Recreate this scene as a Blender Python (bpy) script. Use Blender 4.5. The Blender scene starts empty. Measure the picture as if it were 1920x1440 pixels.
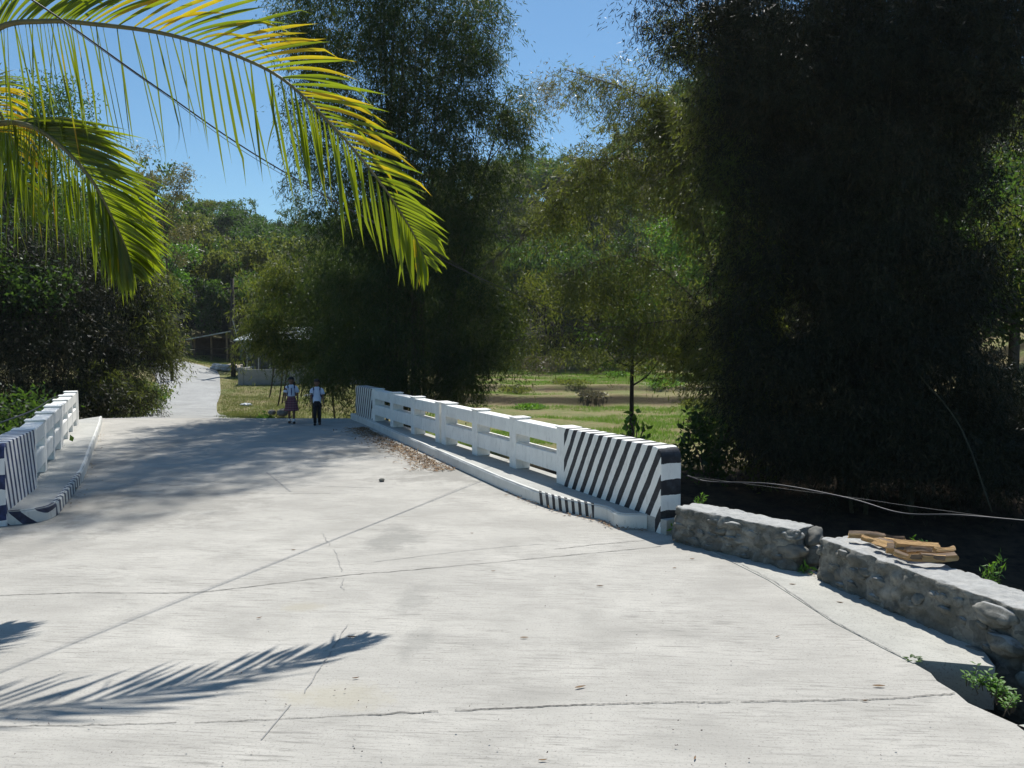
import bpy, bmesh, math, random
import numpy as np
from mathutils import Vector, Matrix, noise as mnoise

random.seed(7)
RNG = np.random.default_rng(11)
C = bpy.context.scene.collection
R = math.radians

# ------------------------------------------------------------------ camera
CAM_H = 2.2
FPX = 1500.0                      # focal length in pixels of the 1920 px wide photograph
PITCH = math.atan(80 / FPX)
cam_d = bpy.data.cameras.new('camera')
cam = bpy.data.objects.new('camera', cam_d)
C.objects.link(cam)
cam_d.sensor_width = 36
cam_d.lens = FPX / 1920 * 36
cam_d.clip_start = 0.05
cam_d.clip_end = 2000
cam.location = (0, 0, CAM_H)
cam.rotation_euler = (math.pi / 2 - PITCH, 0, 0)
bpy.context.scene.camera = cam

# ------------------------------------------------------------------ light
SHX, SHY = -0.10, -0.58           # where a shadow falls, per metre of height
SUN_EL = math.atan(1 / math.hypot(SHX, SHY))
SUN_AZ = math.atan2(-SHX, -SHY)   # clockwise from +Y
w = bpy.data.worlds.new('World')
bpy.context.scene.world = w
w.use_nodes = True
nt = w.node_tree
bg = nt.nodes['Background']
sky = nt.nodes.new('ShaderNodeTexSky')
sky.sky_type = 'NISHITA'
sky.sun_disc = False
sky.sun_elevation = SUN_EL
sky.sun_rotation = SUN_AZ
sky.air_density = 1.0
sky.dust_density = 0.4
sky.ozone_density = 2.0
hsv = nt.nodes.new('ShaderNodeHueSaturation'); hsv.inputs['Saturation'].default_value = 1.12
nt.links.new(sky.outputs[0], hsv.inputs['Color'])
tnt = nt.nodes.new('ShaderNodeMix'); tnt.data_type = 'RGBA'; tnt.blend_type = 'MULTIPLY'; tnt.inputs[0].default_value = 1
tnt.inputs[7].default_value = (.98, 1.25, 1.30, 1)
nt.links.new(hsv.outputs[0], tnt.inputs[6]); nt.links.new(tnt.outputs[2], bg.inputs[0])
bg.inputs[1].default_value = 0.072
sun_d = bpy.data.lights.new('sun', 'SUN')
sun_d.energy = 5.0
sun_d.angle = R(0.5)
sun_d.color = (1.0, 0.97, 0.92)
sun = bpy.data.objects.new('sun', sun_d)
C.objects.link(sun)
sun.rotation_euler = Vector((-SHX, -SHY, 1)).to_track_quat('Z', 'Y').to_euler()
vs = bpy.context.scene.view_settings
vs.view_transform = 'Standard'
vs.look = 'None'
vs.exposure = 0.30
vs.gamma = 1
bpy.context.scene.cycles.max_bounces = 6
bpy.context.scene.cycles.diffuse_bounces = 4
bpy.context.scene.cycles.transmission_bounces = 4
bpy.context.scene.cycles.use_denoising = True

# ------------------------------------------------------------------ geometry helpers
SA, CA = math.sin(PITCH), math.cos(PITCH)
def ray(x, y):
    u, v = (x - 960) / FPX, (720 - y) / FPX
    return Vector((u, CA + SA * v, -SA + CA * v))
def gnd(x, y, z=0.0):             # photo point on the level z
    r = ray(x, y); k = (z - CAM_H) / r.z
    return Vector((r.x * k, r.y * k, z))
def dep(x, y, d):                 # photo point d metres away
    r = ray(x, y); k = d / r.y
    return Vector((r.x * k, d, CAM_H + r.z * k))

def link(name, me, parent=None):
    o = bpy.data.objects.new(name, me)
    C.objects.link(o)
    if parent is not None: o.parent = parent
    return o
def mk(name, V, F, mats, parent=None, smooth=False, mi=None, tint=None):
    me = bpy.data.meshes.new(name)
    V = np.asarray(V, dtype=np.float32)
    if isinstance(F, np.ndarray):
        n, k = F.shape
        me.vertices.add(len(V)); me.vertices.foreach_set('co', V.ravel())
        me.loops.add(n * k); me.loops.foreach_set('vertex_index', F.astype(np.int32).ravel())
        me.polygons.add(n); me.polygons.foreach_set('loop_start', np.arange(0, n * k, k, dtype=np.int32))
        me.update(calc_edges=True)
    else:
        me.from_pydata([tuple(map(float, v)) for v in V], [], [tuple(f) for f in F]); me.update()
    if not isinstance(mats, (list, tuple)): mats = [mats]
    for m in mats: me.materials.append(m)
    if mi is not None: me.polygons.foreach_set('material_index', np.asarray(mi, dtype=np.int32))
    if smooth: me.polygons.foreach_set('use_smooth', np.ones(len(me.polygons), dtype=bool))
    if tint is not None:
        a = me.attributes.new('tint', 'FLOAT', 'FACE')
        a.data.foreach_set('value', np.asarray(tint, dtype=np.float32))
    me.validate()
    return link(name, me, parent)
def empty(name, loc=(0, 0, 0)):
    o = bpy.data.objects.new(name, None); C.objects.link(o)
    o.location = loc; o.empty_display_size = .2
    return o
def tag(o, label=None, cat=None, group=None, kind=None):
    if label: o['label'] = label
    if cat: o['category'] = cat
    if group: o['group'] = group
    if kind: o['kind'] = kind
    return o
def copy_tree(o, parent=None):
    c = o.copy(); C.objects.link(c)
    if parent is not None: c.parent = parent
    for ch in o.children: copy_tree(ch, c)
    return c
def rebase(V, loc): return np.asarray(V, dtype=np.float64) - np.array(loc)

class MB:
    """collects simple solids into one mesh"""
    def __init__(s): s.v, s.f, s.m = [], [], []
    def add(s, V, F, m=0):
        n = len(s.v); s.v += [tuple(v) for v in V]; s.f += [tuple(i + n for i in f) for f in F]; s.m += [m] * len(F)
    def box(s, lo, hi, M=None, m=0):
        V = [Vector((x, y, z)) for x in (lo[0], hi[0]) for y in (lo[1], hi[1]) for z in (lo[2], hi[2])]
        if M is not None: V = [M @ v for v in V]
        s.add(V, [(0, 1, 3, 2), (4, 6, 7, 5), (0, 4, 5, 1), (2, 3, 7, 6), (0, 2, 6, 4), (1, 5, 7, 3)], m)
    def tube(s, P, Rr, n=8, m=0, cap=True):
        P = [Vector(p) for p in P]; rings = []
        up = Vector((0, 0, 1))
        for i, p in enumerate(P):
            t = (P[min(i + 1, len(P) - 1)] - P[max(i - 1, 0)]).normalized()
            a = t.cross(up if abs(t.z) < .95 else Vector((1, 0, 0))).normalized(); b = t.cross(a)
            r = Rr[i] if hasattr(Rr, '__len__') else Rr
            ra, rb = r if hasattr(r, '__len__') else (r, r)
            rings.append([p + a * ra * math.cos(2 * math.pi * k / n) + b * rb * math.sin(2 * math.pi * k / n) for k in range(n)])
        V = [v for r in rings for v in r]; F = []
        for i in range(len(P) - 1):
            for k in range(n):
                F.append((i * n + k, i * n + (k + 1) % n, (i + 1) * n + (k + 1) % n, (i + 1) * n + k))
        if cap: F += [tuple(range(n))[::-1], tuple((len(P) - 1) * n + k for k in range(n))]
        s.add(V, F, m)
    def build(s, name, mats, parent=None, smooth=False):
        o = mk(name, s.v, s.f, mats, parent, smooth, mi=s.m)
        bm = bmesh.new(); bm.from_mesh(o.data); bmesh.ops.recalc_face_normals(bm, faces=bm.faces); bm.to_mesh(o.data); bm.free()
        return o
def bevel(o, wd=.01, seg=2):
    b = o.modifiers.new('bevel', 'BEVEL'); b.width = wd; b.segments = seg; b.limit_method = 'ANGLE'; b.angle_limit = R(40)
    return o
def spline(P, n):
    P = [Vector(p) for p in P]; out = []
    Q = [2 * P[0] - P[1]] + P + [2 * P[-1] - P[-2]]
    for k in range(n):
        t = k / (n - 1) * (len(P) - 1); i = min(int(t), len(P) - 2); t -= i
        a, b, c, d = Q[i:i + 4]
        out.append(.5 * ((2 * b) + (c - a) * t + (2 * a - 5 * b + 4 * c - d) * t * t + (3 * b - a - 3 * c + d) * t ** 3))
    return out

# ------------------------------------------------------------------ materials
def mat(name):
    m = bpy.data.materials.new(name); m.use_nodes = True
    n = m.node_tree.nodes; return m, n, m.node_tree.links, n['Principled BSDF']
def nmath(n, l, op, a, b=None, c=None, clamp=False):
    q = n.new('ShaderNodeMath'); q.operation = op; q.use_clamp = clamp
    for i, v in enumerate((a, b, c)):
        if v is None: continue
        if isinstance(v, (int, float)): q.inputs[i].default_value = v
        else: l.new(v, q.inputs[i])
    return q.outputs[0]
def nnoise(n, l, vec, scale, detail=4, rough=.55, sc=None, dist=0):
    if sc is not None:
        mp = n.new('ShaderNodeMapping'); mp.inputs['Scale'].default_value = sc; l.new(vec, mp.inputs['Vector']); vec = mp.outputs[0]
    t = n.new('ShaderNodeTexNoise'); t.inputs['Scale'].default_value = scale; t.inputs['Detail'].default_value = detail
    t.inputs['Roughness'].default_value = rough; t.inputs['Distortion'].default_value = dist
    l.new(vec, t.inputs['Vector']); return t.outputs[0]
def nramp(n, l, fac, stops):
    r = n.new('ShaderNodeValToRGB'); cr = r.color_ramp
    while len(cr.elements) < len(stops): cr.elements.new(.5)
    for e, (p, c) in zip(cr.elements, stops):
        e.position = p; e.color = (*c, 1) if hasattr(c, '__len__') else (c, c, c, 1)
    l.new(fac, r.inputs[0]); return r.outputs[0]
def nmix(n, l, fac, a, b, mode='MIX'):
    q = n.new('ShaderNodeMix'); q.data_type = 'RGBA'; q.blend_type = mode
    for s, v in ((q.inputs[0], fac), (q.inputs[6], a), (q.inputs[7], b)):
        if isinstance(v, (int, float)): s.default_value = v
        elif isinstance(v, tuple): s.default_value = (*v, 1)
        else: l.new(v, s)
    return q.outputs[2]
def nbump(n, l, b, h, strength=.5, dist=.01):
    q = n.new('ShaderNodeBump'); q.inputs['Strength'].default_value = strength; q.inputs['Distance'].default_value = dist
    l.new(h, q.inputs['Height']); l.new(q.outputs[0], b.inputs['Normal'])
def obj_co(n): return n.new('ShaderNodeTexCoord').outputs['Object']

def plain(name, col, rough=.8, var=.15, scale=6, spec=.3, bump=.2, metal=0):
    m, n, l, b = mat(name); co = obj_co(n)
    f = nnoise(n, l, co, scale)
    c = nramp(n, l, f, [(.25, tuple(x * (1 - var) for x in col)), (.75, tuple(min(1, x * (1 + var)) for x in col))])
    l.new(c, b.inputs['Base Color']); b.inputs['Roughness'].default_value = rough
    b.inputs['Specular IOR Level'].default_value = spec; b.inputs['Metallic'].default_value = metal
    if bump: nbump(n, l, b, nnoise(n, l, co, scale * 6), bump, .005)
    return m

def concrete(name, tone, stains=(), rot=0.0, streak=1.0, warm=1.0):
    m, n, l, b = mat(name)
    geo = n.new('ShaderNodeNewGeometry').outputs['Position']
    mp = n.new('ShaderNodeMapping'); mp.inputs['Rotation'].default_value = (0, 0, rot); l.new(geo, mp.inputs['Vector']); v = mp.outputs[0]
    big = nnoise(n, l, v, .45, 6, .65)
    mid = nnoise(n, l, v, 1.7, 8, .72, sc=(.6, 1.2, 1), dist=.4)
    stk = nnoise(n, l, v, 13, 7, .75, sc=(.22, 3.0, 1), dist=.3)
    stk2 = nnoise(n, l, v, 40, 4, .7, sc=(.16, 2.6, 1))
    fine = nnoise(n, l, v, 60, 4, .8)
    pat = nnoise(n, l, v, .9, 3, .5)
    c = nramp(n, l, big, [(.32, tuple(x * .80 for x in tone)), (.68, tuple(x * 1.10 for x in tone))])
    c = nmix(n, l, nramp(n, l, mid, [(.34, .75), (.56, 0.0)]), c, tuple(x * .70 for x in tone))
    pk = nramp(n, l, pat, [(.35, .25), (.65, 1.0)])
    c = nmix(n, l, nmath(n, l, 'MULTIPLY', pk, nramp(n, l, stk, [(.35, .9 * streak), (.49, 0.0)])), c, tuple(x * .42 for x in tone))
    c = nmix(n, l, nmath(n, l, 'MULTIPLY', pk, nramp(n, l, stk2, [(.30, .7 * streak), (.44, 0.0)])), c, tuple(x * .45 for x in tone))
    c = nmix(n, l, nramp(n, l, fine, [(.33, .85), (.45, 0.0)]), c, tuple(x * .42 for x in tone))
    sep = n.new('ShaderNodeSeparateXYZ'); l.new(geo, sep.inputs[0])
    wob = nnoise(n, l, geo, 2.5, 5, .7)
    for (sx, sy, rx, ry, ang, col, amt) in stains:
        ca, sa = math.cos(ang), math.sin(ang)
        dx = nmath(n, l, 'SUBTRACT', sep.outputs[0], sx); dy = nmath(n, l, 'SUBTRACT', sep.outputs[1], sy)
        a = nmath(n, l, 'DIVIDE', nmath(n, l, 'ADD', nmath(n, l, 'MULTIPLY', dx, ca), nmath(n, l, 'MULTIPLY', dy, sa)), rx)
        e = nmath(n, l, 'DIVIDE', nmath(n, l, 'SUBTRACT', nmath(n, l, 'MULTIPLY', dy, ca), nmath(n, l, 'MULTIPLY', dx, sa)), ry)
        rr = nmath(n, l, 'ADD', nmath(n, l, 'MULTIPLY', a, a), nmath(n, l, 'MULTIPLY', e, e))
        rr = nmath(n, l, 'ADD', nmath(n, l, 'SQRT', rr), nmath(n, l, 'MULTIPLY', nmath(n, l, 'SUBTRACT', wob, .5), 3.2))
        c = nmix(n, l, nramp(n, l, rr, [(.35, amt), (1.05, 0.0)]), c, col)
    l.new(c, b.inputs['Base Color'])
    b.inputs['Roughness'].default_value = .9; b.inputs['Specular IOR Level'].default_value = .15
    h = nmath(n, l, 'ADD', nmath(n, l, 'MULTIPLY', stk, .6), nmath(n, l, 'MULTIPLY', fine, .4))
    nbump(n, l, b, h, .35, .006)
    return m

def leafmat(name, stops, trans=(.30, .38, .04), tf=.35, rough=.42, spec=.35, tm=.75):
    m, n, l, b = mat(name)
    at = n.new('ShaderNodeAttribute'); at.attribute_name = 'tint'
    c = nramp(n, l, at.outputs['Fac'], stops)
    l.new(c, b.inputs['Base Color']); b.inputs['Roughness'].default_value = rough; b.inputs['Specular IOR Level'].default_value = spec
    t = n.new('ShaderNodeBsdfTranslucent')
    hs = nmix(n, l, tm, c, trans, 'MIX'); l.new(hs, t.inputs[0])
    mx = n.new('ShaderNodeMixShader'); mx.inputs[0].default_value = tf
    l.new(b.outputs[0], mx.inputs[1]); l.new(t.outputs[0], mx.inputs[2])
    l.new(mx.outputs[0], n['Material Output'].inputs[0])
    return m

def stain(x, y, rxp, ryp, col, amt, ang=0):
    p = gnd(x, y); q = gnd(x + rxp, y); s = gnd(x, y - ryp)
    return (p.x, p.y, abs(q.x - p.x), abs(s.y - p.y), ang, col, amt)
TAN = (.36, .33, .25); DRK = (.17, .17, .155); GRIT = (.24, .23, .205)
M_ROAD = concrete('road concrete', (.450, .430, .385), [
    stain(640, 1308, 125, 26, TAN, .5), stain(565, 1140, 40, 11, TAN, .45),
    stain(330, 945, 190, 42, GRIT, .6), stain(150, 950, 80, 45, GRIT, .75), stain(860, 885, 120, 26, GRIT, .7, -.9),
    stain(760, 840, 70, 28, GRIT, .85, -.9), stain(740, 1010, 60, 26, DRK, .45), stain(1180, 1180, 150, 40, GRIT, .28), stain(980, 1290, 110, 40, GRIT, .25), stain(430, 1180, 140, 30, GRIT, .22), stain(1350, 1380, 160, 40, GRIT, .2), stain(960, 920, 90, 14, GRIT, .5, -.9),
    stain(775, 1120, 40, 34, DRK, .3), stain(780, 1210, 44, 36, DRK, .3), stain(60, 1020, 110, 30, GRIT, .5), stain(230, 860, 60, 40, GRIT, .55)], rot=R(4))
M_APRON = concrete('apron concrete', (.44, .43, .385), rot=R(24), streak=.35)
M_WALK = concrete('walkway concrete', (.46, .455, .42), rot=R(24), streak=.4)
M_FARROAD = concrete('lane concrete', (.37, .37, .355), rot=R(10), streak=.6)
M_CRACK = plain('dark crack filler', (.13, .125, .115), .9, .3, 30)
M_JOINT = plain('grey joint filler', (.27, .265, .25), .9, .2, 20)
M_WOOD_CUT = None

def paint(name, a=(.88, .865, .81), stripes=None, dark=(.018, .02, .024), dirt=.5):
    """white wall paint; stripes=(pitch, slope, duty) along object x, or bands on z"""
    m, n, l, b = mat(name); co = obj_co(n)
    sep = n.new('ShaderNodeSeparateXYZ'); l.new(co, sep.inputs[0])
    c = nramp(n, l, nnoise(n, l, co, 3, 6, .6), [(.35, tuple(x * .90 for x in a)), (.6, a)])
    c = nmix(n, l, nramp(n, l, nnoise(n, l, co, 14, 5, .7, sc=(1, 1, .25)), [(.30, dirt), (.46, 0.0)]), c, (.42, .41, .37))
    c = nmix(n, l, nramp(n, l, nnoise(n, l, co, 26, 4, .7), [(.24, .9), (.31, 0.0)]), c, (.33, .32, .29))
    if stripes:
        kind, pitch, slope, off, duty = stripes
        wv = nmath(n, l, 'MULTIPLY', nmath(n, l, 'SUBTRACT', nnoise(n, l, co, 3.5, 4), .5), .20 * pitch)
        if kind == 'x': s = nmath(n, l, 'ADD', sep.outputs[0], nmath(n, l, 'MULTIPLY', sep.outputs[2], slope))
        else: s = sep.outputs[2]
        s = nmath(n, l, 'ADD', nmath(n, l, 'ADD', s, wv), off)
        fr = nmath(n, l, 'FRACT', nmath(n, l, 'DIVIDE', s, pitch))
        k = nmath(n, l, 'LESS_THAN', fr, duty)
        dk = nramp(n, l, nnoise(n, l, co, 9, 6, .7), [(.3, tuple(x * 2.6 for x in dark)), (.55, dark)])
        c = nmix(n, l, k, c, dk)
    l.new(c, b.inputs['Base Color']); b.inputs['Roughness'].default_value = .55; b.inputs['Specular IOR Level'].default_value = .3
    nbump(n, l, b, nnoise(n, l, co, 40, 4), .25, .004)
    return m
M_WHITE = paint('white parapet paint')
M_WHITE2 = paint('worn shade-greyed white kerb paint', (.66, .66, .62), dirt=.8)  # kerb white greyed to stand for shade on its face, besides wear and dirt

# ------------------------------------------------------------------ ground height
def sstep(t): t = np.clip(t, 0, 1); return t * t * (3 - 2 * t)
LP = np.array([(-50, -.25), (8, -.25), (12, -1.6), (18, -1.8), (22.5, -.5), (24, -.14), (28, -.5), (31, -.72), (43, -.70), (48, -.36), (55, 0), (62, .15), (74, .4), (300, .4)])
RP = np.array([(-50, -.55), (6, -.6), (9, -1.5), (12, -2.2), (15, -2.0), (19, -1.35), (24, -1.25), (44.2, -1.33), (44.7, -.80), (48.4, -.84), (48.8, -.46), (62, -.42), (76, .3), (300, .3)])
def hgt(x, y):
    x = np.asarray(x, dtype=float); y = np.asarray(y, dtype=float)
    wav = .6 * np.sin(x * .21) + .35 * np.sin(x * .53 + 1)
    a = np.interp(y, LP[:, 0], LP[:, 1]); b = np.interp(y + wav * (y > 38), RP[:, 0], RP[:, 1])
    k = sstep((x + 9) / 4.5)
    # near the camera the level step follows the road edge on the right
    k = np.where(y < 22, sstep((x + .41 * y - 5.2) / 1.0), k)
    z = a * (1 - k) + b * k
    z = z + .05 * np.sin(x * 1.3 + y * .7) * np.cos(y * .9 - x * .4) * (y > 24)
    y0 = 72 + 3 * np.sin(x * .08)
    top = 13 + 12 * sstep((x + 28) / 30) + 14 * sstep((x - 5) / 35)
    z = z + top * sstep((y - y0) / 62) + 1.2 * np.sin(x * .11 + y * .07) * sstep((y - y0) / 20)
    z = z + 5 * sstep((-14 - x - .1 * (y - 20)) / 25) * sstep((y - 20) / 15)
    z = z + 6 * sstep((x - 16) / 25)
    return z
def H(x, y): return float(hgt(x, y))
def onterrain(px, py, lo=12, hi=250):
    r = ray(px, py); r = r / r.y; d = lo
    while d < hi:
        if CAM_H + r.z * d <= H(r.x * d, d): break
        d += .25
    return Vector((r.x * d, d, H(r.x * d, d)))

# ------------------------------------------------------------------ terrain
def grid_mesh(name, xs, ys, fz, m):
    X, Y = np.meshgrid(xs, ys); Z = fz(X, Y)
    V = np.stack([X.ravel(), Y.ravel(), Z.ravel()], 1); nx = len(xs); ny = len(ys)
    i = (np.arange(ny - 1)[:, None] * nx + np.arange(nx - 1)[None]).ravel()
    return mk(name, V, np.stack([i, i + 1, i + nx + 1, i + nx], 1), m, smooth=True)
m, n, l, b = mat('soil and dry grass'); geo = n.new('ShaderNodeNewGeometry').outputs['Position']
sep = n.new('ShaderNodeSeparateXYZ'); l.new(geo, sep.inputs[0])
c = nramp(n, l, nnoise(n, l, geo, .55, 6, .7), [(.34, (.20, .145, .085)), (.48, (.20, .185, .075)), (.62, (.105, .15, .035))])
c = nmix(n, l, nramp(n, l, nnoise(n, l, geo, 5, 6, .75), [(.4, .0), (.62, .7)]), c, (.24, .20, .12))
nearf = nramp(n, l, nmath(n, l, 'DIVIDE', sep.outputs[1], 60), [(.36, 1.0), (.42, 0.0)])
c = nmix(n, l, nearf, c, nramp(n, l, nnoise(n, l, geo, 3, 6, .7), [(.35, (.022, .018, .013)), (.65, (.075, .055, .036))]))  # soil near the bridge coloured dark to stand for shade, and for damp
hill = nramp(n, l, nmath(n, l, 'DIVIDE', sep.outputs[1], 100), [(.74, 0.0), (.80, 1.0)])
c = nmix(n, l, hill, c, (.012, .018, .008))  # hill ground colour darkened in place of shade under its trees
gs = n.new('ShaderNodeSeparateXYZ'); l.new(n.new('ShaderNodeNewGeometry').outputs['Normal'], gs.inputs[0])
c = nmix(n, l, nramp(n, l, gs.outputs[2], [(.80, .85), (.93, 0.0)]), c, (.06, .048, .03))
l.new(c, b.inputs['Base Color']); b.inputs['Roughness'].default_value = .95; b.inputs['Specular IOR Level'].default_value = .1
nbump(n, l, b, nnoise(n, l, geo, 9, 8, .75), .8, .08)
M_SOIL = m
xs = np.unique(np.concatenate([np.linspace(-600, -90, 18), np.linspace(-90, -24, 60), np.linspace(-24, 24, 170), np.linspace(24, 90, 60), np.linspace(90, 600, 18)]))
ys = np.unique(np.concatenate([np.linspace(-60, 0, 20), np.linspace(0, 70, 300), np.linspace(70, 150, 60), np.linspace(150, 900, 20)]))
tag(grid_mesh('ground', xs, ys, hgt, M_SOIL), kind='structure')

def poly_slab(name, top, thick, m, parent=None, z=None, side=None):
    """flat polygon (list of xyz) extruded downwards; ear-filled"""
    bm = bmesh.new(); vs_ = [bm.verts.new(p) for p in top]
    f = bm.faces.new(vs_); bm.normal_update()
    if f.normal.z < 0: f.normal_flip()
    r = bmesh.ops.extrude_face_region(bm, geom=[f])
    for v in [e for e in r['geom'] if isinstance(e, bmesh.types.BMVert)]: v.co.z -= thick
    bmesh.ops.triangulate(bm, faces=[q for q in bm.faces if len(q.verts) > 4])
    bmesh.ops.recalc_face_normals(bm, faces=bm.faces)
    me = bpy.data.meshes.new(name); 
    mats = m if isinstance(m, list) else [m]
    for q in mats: me.materials.append(q)
    if len(mats) > 1:
        for q in bm.faces:
            if abs(q.normal.z) < .5: q.material_index = 1
    bm.to_mesh(me); bm.free()
    return link(name, me, parent)

# ------------------------------------------------------------------ road, deck, apron
def L2(p, q, t): return p + (q - p) * t
farL, farR = gnd(190, 784), gnd(664, 785)
edge = [gnd(x, y) for x, y in ((1255, 1003), (1330, 1032), (1440, 1087), (1560, 1165), (1650, 1212), (1712, 1243), (1745, 1262), (1757, 1277), (1792, 1298), (1815, 1318), (1905, 1358))]
road_top = [Vector((-14, -4, 0)), Vector((6.5, -4, 0)), Vector((4.3, 2.5, 0))] + edge[::-1] + \
    [gnd(1215, 985), farR + Vector((.25, .1, 0)), farL + Vector((-.15, 0, 0)), gnd(60, 970) + Vector((-.1, 0, 0)), gnd(-40, 975), Vector((-14, 9.6, 0))]
road = tag(poly_slab('road', road_top, .22, M_ROAD), kind='structure')
def stripline(name, pts, wd, m, z=.004, jit=.0, parent=None, n_=60, gaps=None):
    P = spline([gnd(x, y) for x, y in pts], n_) if len(pts) > 2 else [L2(gnd(*pts[0]), gnd(*pts[1]), i / (n_ - 1)) for i in range(n_)]
    V, F = [], []
    for i, p in enumerate(P):
        t = (P[min(i + 1, n_ - 1)] - P[max(i - 1, 0)]).normalized(); s = Vector((-t.y, t.x, 0))
        k = wd * (.55 + .9 * random.random()) if jit else wd
        o = s * jit * (mnoise.noise(p * 9) * 2.2 + mnoise.noise(p * 31))
        V += [p + o - s * k / 2 + Vector((0, 0, z)), p + o + s * k / 2 + Vector((0, 0, z))]
        if i and (gaps is None or mnoise.noise(p * 4.0) < gaps): F.append((2 * i - 2, 2 * i - 1, 2 * i + 1, 2 * i))
    return mk(name, V, F, m, parent)
stripline('crack', [(-10, 1117), (150, 1112), (330, 1112), (430, 1105), (640, 1080), (760, 1070), (1000, 1048), (1240, 1025)], .009, M_CRACK, jit=.008, parent=road, n_=160)
stripline('joint', [(-10, 1363), (270, 1358), (500, 1350), (700, 1340), (1100, 1322)], .005, M_CRACK, jit=.006, parent=road, n_=400, gaps=.4)
stripline('joint', [(690, 1341), (1100, 1322), (1370, 1317), (1640, 1312), (1790, 1301)], .008, M_CRACK, z=.006, jit=.008, parent=road, n_=500, gaps=.5)
stripline('crack', [(603, 1000), (625, 1030), (640, 1070), (643, 1130)], .005, M_JOINT, parent=road, z=.006, jit=.012, n_=260, gaps=.15)  # thin grey line curving over the slab, broken by gaps
stripline('crack', [(652, 1172), (625, 1215), (570, 1300)], .008, M_JOINT, parent=road, z=.005, jit=.006, n_=260, gaps=.3)  # next stretch of the same thin grey line
stripline('crack', [(545, 1322), (490, 1388)], .008, M_JOINT, parent=road, z=.005)  # straight last stretch of the same thin grey line
stripline('crack', [(500, 886), (545, 922)], .03, M_JOINT, parent=road)
stripline('crack', [(170, 930), (420, 925), (620, 925)], .012, M_JOINT, parent=road, jit=.01, z=.007)
stripline('crack', [(1040, 1030), (1130, 1020), (1210, 1014)], .008, M_CRACK, parent=road, jit=.006)
stripline('crack', [(700, 1054), (900, 1030), (1020, 1020)], .007, M_JOINT, parent=road, jit=.006)
stripline('crack', [(300, 900), (700, 915)], .012, M_JOINT, parent=road, jit=.008, z=.009)
stripline('joint', [(255, 820), (300, 850)], .03, M_JOINT, parent=road)
# apron strip between the road slab and the stone wall
ap = [gnd(x, y, .006) for x, y in ((1215, 990), (1258, 1003), (1330, 1032), (1440, 1087), (1560, 1165), (1650, 1212), (1712, 1243), (1730, 1238), (1790, 1243), (1866, 1250))]
ap += [gnd(x, y, .006) for x, y in ((1845, 1222), (1760, 1172), (1640, 1115), (1570, 1085), (1500, 1062), (1400, 1040), (1270, 1012), (1245, 985))]
tag(poly_slab('apron', ap, .30, M_APRON), kind='structure')
stripline('apron_edge', [(1255, 1001), (1330, 1031), (1440, 1086), (1560, 1164), (1690, 1232)], .007, M_JOINT, z=.012, jit=.008, parent=road, n_=120)

# ------------------------------------------------------------------ walkways (kerb + raised footway)
KZ = .17
def walkway(name, bottom, back, strip, label):
    """bottom: kerb foot in photo pixels on the road; back: world points behind the parapet"""
    P = spline([gnd(x, y, 0) for x, y in bottom], 90)
    top = [Vector((p.x, p.y, KZ)) for p in P]
    o = poly_slab(name, top + [Vector((q.x, q.y, KZ)) for q in back], KZ + .30, [M_WALK, M_WALK])
    tag(o, kind='structure')
    # painted kerb band standing 3 mm proud of the kerb face, and over the kerb's top edge
    s = 0
    def band(i0, i1, m, nm):
        V, F = [], []
        for i in range(i0, i1 + 1):
            p = P[i]; t = (P[min(i + 1, 89)] - P[max(i - 1, 0)]).normalized(); s_ = Vector((-t.y, t.x, 0)) * sgn
            j = .008 * mnoise.noise(p * 3)
            V += [p + s_ * (.012 + j) + Vector((0, 0, .004)), p + s_ * (.010 + j) + Vector((0, 0, KZ - .02)), p + s_ * (-.01 + j) + Vector((0, 0, KZ + .006)), p - s_ * (.045 + .02 * mnoise.noise(p * 2)) + Vector((0, 0, KZ + .005))]
            if i > i0:
                k = (i - i0) * 4
                for a in range(3): F.append((k - 4 + a, k - 3 + a, k + 1 + a, k + a))
        return mk(nm, V, F, m, o, smooth=False)
    sgn = strip['sgn']
    for (a, b_, m_) in strip['bands']: band(a, b_, m_, 'kerb')
    return o
# right parapet base line (road-side face)
RA, RB = gnd(1240, 973, KZ), gnd(668, 778, KZ)
RD = (RB - RA).normalized(); RN = Vector((RD.y, -RD.x, 0))           # RN points away from the road (to the right)
LA, LB = gnd(67, 915, KZ), gnd(147, 794, KZ)
LD = (LB - LA).normalized(); LN = Vector((-LD.y, LD.x, 0))           # away from the road (to the left)
M_KSTR = paint('striped kerb paint', (.66, .66, .62), ('x', .078, .10, 5, .46), dirt=.8)
M_KSTL = paint('striped kerb paint left', (.66, .66, .62), ('x', .092, -.1, 9, .45), dark=(.03, .04, .07), dirt=.8)
M_KSTL2 = paint('striped kerb nose left', (.62, .62, .58), ('x', .24, .9, 9, .5), dark=(.02, .025, .05), dirt=.9)
rb = [(1213, 992), (1160, 989), (1130, 975), (1060, 960), (1010, 945), (960, 925), (900, 898), (800, 851), (740, 823), (690, 799), (658, 786)]
walkway('walkway', rb, [RB + RD * .5 + RN * .34, RA + RN * .34 + RD * .05, RA + RD * .02 + RN * .0 - RD * .12],
        dict(sgn=1, bands=[(20, 36, M_KSTR), (36, 89, M_WHITE2), (0, 20, M_WHITE2)]), '')
lb = [(-60, 990), (0, 986), (60, 981), (100, 970), (122, 945), (150, 908), (161, 885), (176, 840), (187, 808), (191, 792)]
walkway('walkway', lb, [LB + LD * .7 + LN * .34, LA + LN * .34, LA - LD * 1.75 + LN * .75],
        dict(sgn=-1, bands=[(0, 31, M_KSTL2), (31, 50, M_KSTL), (50, 89, M_WHITE2)]), '')

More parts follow.
